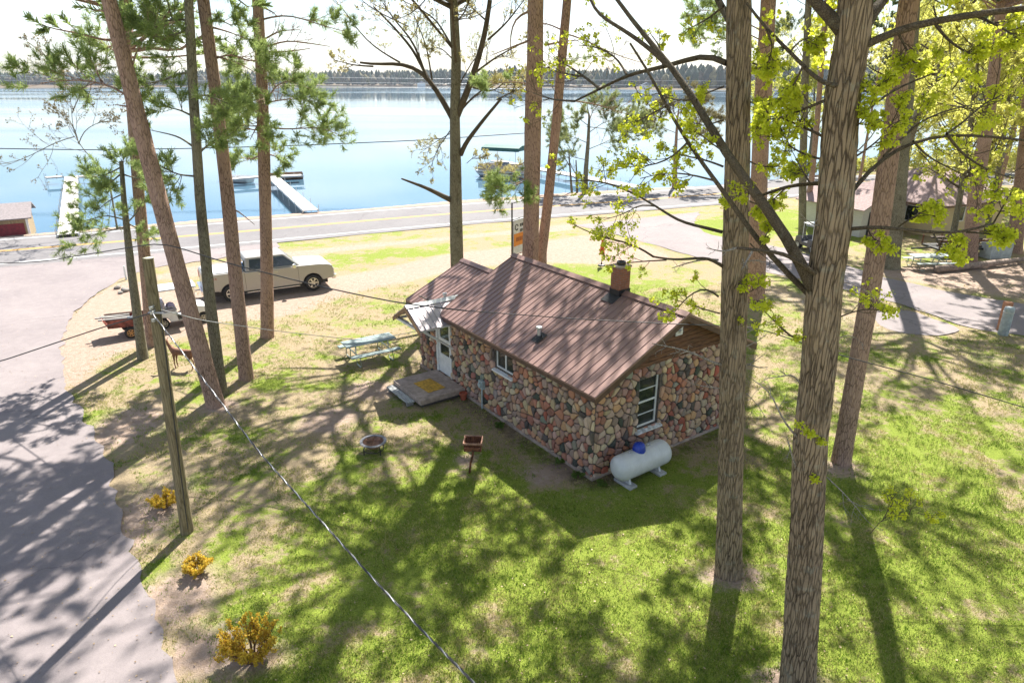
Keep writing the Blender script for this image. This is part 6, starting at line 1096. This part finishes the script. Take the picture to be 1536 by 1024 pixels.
def wire(label,pts,r,m,sag=0.,n=40,twist=0,name='overhead_wire'):
    P=smoothline(np.array(pts),n) if len(pts)>2 else np.array([np.array(pts[0])*(1-s)+np.array(pts[1])*s for s in np.linspace(0,1,n)]); s=np.linspace(0,1,n); 
    if len(pts)==2: P[:,2]-=sag*4*s*(1-s)
    B=P[0].copy(); L=[]
    if twist:
        P=smoothline(P,n*8); s=np.linspace(0,1,len(P))
        for k_ in range(3):
            a=s*twist*2*math.pi+k_*2.094; Q=P.copy(); Q[:,0]+=np.cos(a)*r*1.25; Q[:,2]+=np.sin(a)*r*1.25; L.append(tubes((Q-B)[None],np.full((1,len(Q)),r),6))
        parts=[('conductor',L[0],m),('conductor',L[1],M_wire),('conductor',L[2],M_wire)]; t=thing(name,label,'wire',tuple(B))
        for nm,geo,mm in parts: o=obj(nm,geo,mm,t); o.data.polygons.foreach_set('use_smooth',[True]*len(o.data.polygons))
        return t
    o=obj(name,tubes((P-B)[None],np.full((1,n),r),6),m); o.location=B; tag(o,label,'wire'); return o
hkw=np.array((x,y,0))+hk+np.array((0,-.26,0))
A=[hkw]; yy=[11.2,9.8,8.2,6.9,5.9,4.7,4.0]
for (u,v),Y_ in zip(((320,588),(390,680),(480,779),(560,868),(640,952),(712,1024),(760,1080)),yy): A.append(atY(u,v,Y_))
wire('thick twisted service cable running from the utility pole down to the bottom edge',A,.0075,M_wire_al,twist=26)
wire('black cable sagging left from the utility pole over the driveway',[hkw,atY(150,492,YP+.5),atY(0,542,YP+1),atY(-120,560,YP+1.5)],.014,M_wire)
wire('long thin dark line passing behind the utility pole and above the pickup',[atY(-60,396,24),atY(60,393,22.5),atY(245,363,19.5),atY(330,392,19),atY(490,432,18),atY(600,455,17),atY(700,466,16.5)],.017,M_wire)
wire('dark line drooping over the cottage roof to the right hand lawn',[atY(700,466,16.5),atY(860,478,16.),atY(1033,487,15.2),atY(1130,489,14.5),atY(1250,530,14),atY(1400,570,13.5),atY(1560,618,13)],.011,M_wire)
wire('pale drop wire from pole to the cottage wall by the door',[hkw+np.array((0,.05,.1)),atY(300,480,YP+2),atY(420,497,YP+5),atY(545,511,YP+7.5),np.array(hw(-.02,6.6,2.5))],.010,M_galv)
for i,(pts,lb) in enumerate((([atY(-60,222,75),atY(130,225,75),atY(280,223,76),atY(430,219,78),atY(620,211,80),atY(800,199,84)],'single dark line crossing low over the lake behind the tree trunks'),)): wire(lb,pts,.055,M_wire)
for i,(v0,v1,lb) in enumerate(((112,119,'highest of three faint power lines before the far shore'),(120,126,'middle of three faint power lines before the far shore'),(127,133,'lowest of three faint power lines before the far shore'))):
    wire(lb,[atY(-200,v0-12,58),atY(300,v0+2,66),atY(700,v1,76),atY(1100,v1+3,92),atY(1700,v1,110)],.014,M_galv)
# ------------------------------------------------------------------ far shore forest
rng=np.random.default_rng(12); L=[]; n=3600; X=rng.uniform(-1150,950,n); Yf=farY(X)+rng.uniform(1,42,n); con=rng.uniform(0,1,n)<.55; Hh=np.where(con,rng.uniform(13,17.5,n),rng.uniform(9,14,n))*(.75+.5*vn(X,Yf*0,45,4)); Hh*=np.clip(np.interp(X,[-1000,-520,-420,600],[.8,.8,1,1]),0,1); S=7; K=6
fz=np.linspace(0,1,K); prC=np.array([.6,1,.9,.75,.5,.08]); prD=np.array([.5,.95,1.05,.95,.65,.05]); rad=np.where(con[:,None],prC*(Hh*.24)[:,None],prD*(Hh*.33)[:,None]); rad*=rng.uniform(.75,1.25,rad.shape)
a=np.arange(S)*2*math.pi/S; zb=hgt(X,Yf); Vv=np.zeros((n,K,S,3)); jr=rng.uniform(.7,1.3,(n,K,S)); Vv[...,0]=X[:,None,None]+rad[:,:,None]*jr*np.cos(a); Vv[...,1]=Yf[:,None,None]+rad[:,:,None]*jr*np.sin(a); Vv[...,2]=zb[:,None,None]+(.06+fz*.94)[None,:,None]*Hh[:,None,None]+rng.normal(size=(n,K,S))*.35
idx=np.arange(n*K*S).reshape(n,K,S); q=np.stack([idx[:,:-1],np.roll(idx,-1,2)[:,:-1],np.roll(idx,-1,2)[:,1:],idx[:,1:]],-1).reshape(-1,4); col=np.where(con[:,None],np.array([[.030,.055,.030]]),np.array([[.13,.105,.06]]))*rng.uniform(.6,1.5,(n,1)); yel_=rng.uniform(0,1,n)<.08; col[yel_]=(.2,.17,.06); col=np.repeat(col,K*S,0)
m,nt,o=newmat('far_forest'); k=N(nt); at=k.n('ShaderNodeVertexColor',layer_name='col').outputs['Color']; tc=k.n('ShaderNodeTexCoord').outputs['Object']; b=k.n('ShaderNodeBsdfPrincipled',{'Base Color':k.mix(k.ramp(k.noise(tc,.5,3,.7),[(.4,.6),(.6,0.)]),at,(.02,.03,.02)),'Roughness':.95}); nt.links.new(b.outputs[0],o.inputs[0])
tag(obj('far_forest',(Vv.reshape(-1,3),q),m,cols=col),'mixed forest along the far shore of the lake','forest',kind='stuff')
for i,(u,lb) in enumerate(((632,'tiny white cabin on far shore behind the forked tree'),(970,'tiny white cabin on the far shore between the double pine and left hand oak'),(740,'tiny pale blue roofed cabin on far shore right of the forked tree'))):
    d=ray(u,120); Yd=float(farY(d[0]/d[1]*850))-1; x=d[0]/d[1]*Yd; t_=thing('cabin',lb,'cabin',(x,Yd,.6)); mb=MB(); mb.box(-5,5,-4,-.01,-1,3); obj('wall',mb,M_white,t_); mb=MB(); mb.prism([(-5.6,3),(5.6,3),(0,5.4)],-4.5,0); obj('roof',mb,mat('slate_roof',(.12,.15,.19),.8),t_)
# ------------------------------------------------------------------ haze
mb=MB(); mb.box(-2700,2700,-60,1500,-8,60); 
m,nt,o=newmat('haze'); k=N(nt); pv=k.n('ShaderNodeVolumePrincipled',{'Color':(.80,.88,1,1),'Density':.00012,'Anisotropy':.2}); nt.links.new(pv.outputs[0],o.inputs['Volume'])
if not globals().get('NOHAZE'):
    o=obj('haze',mb,m); tag(o,'thin bright air haze over the lake','haze',kind='stuff')
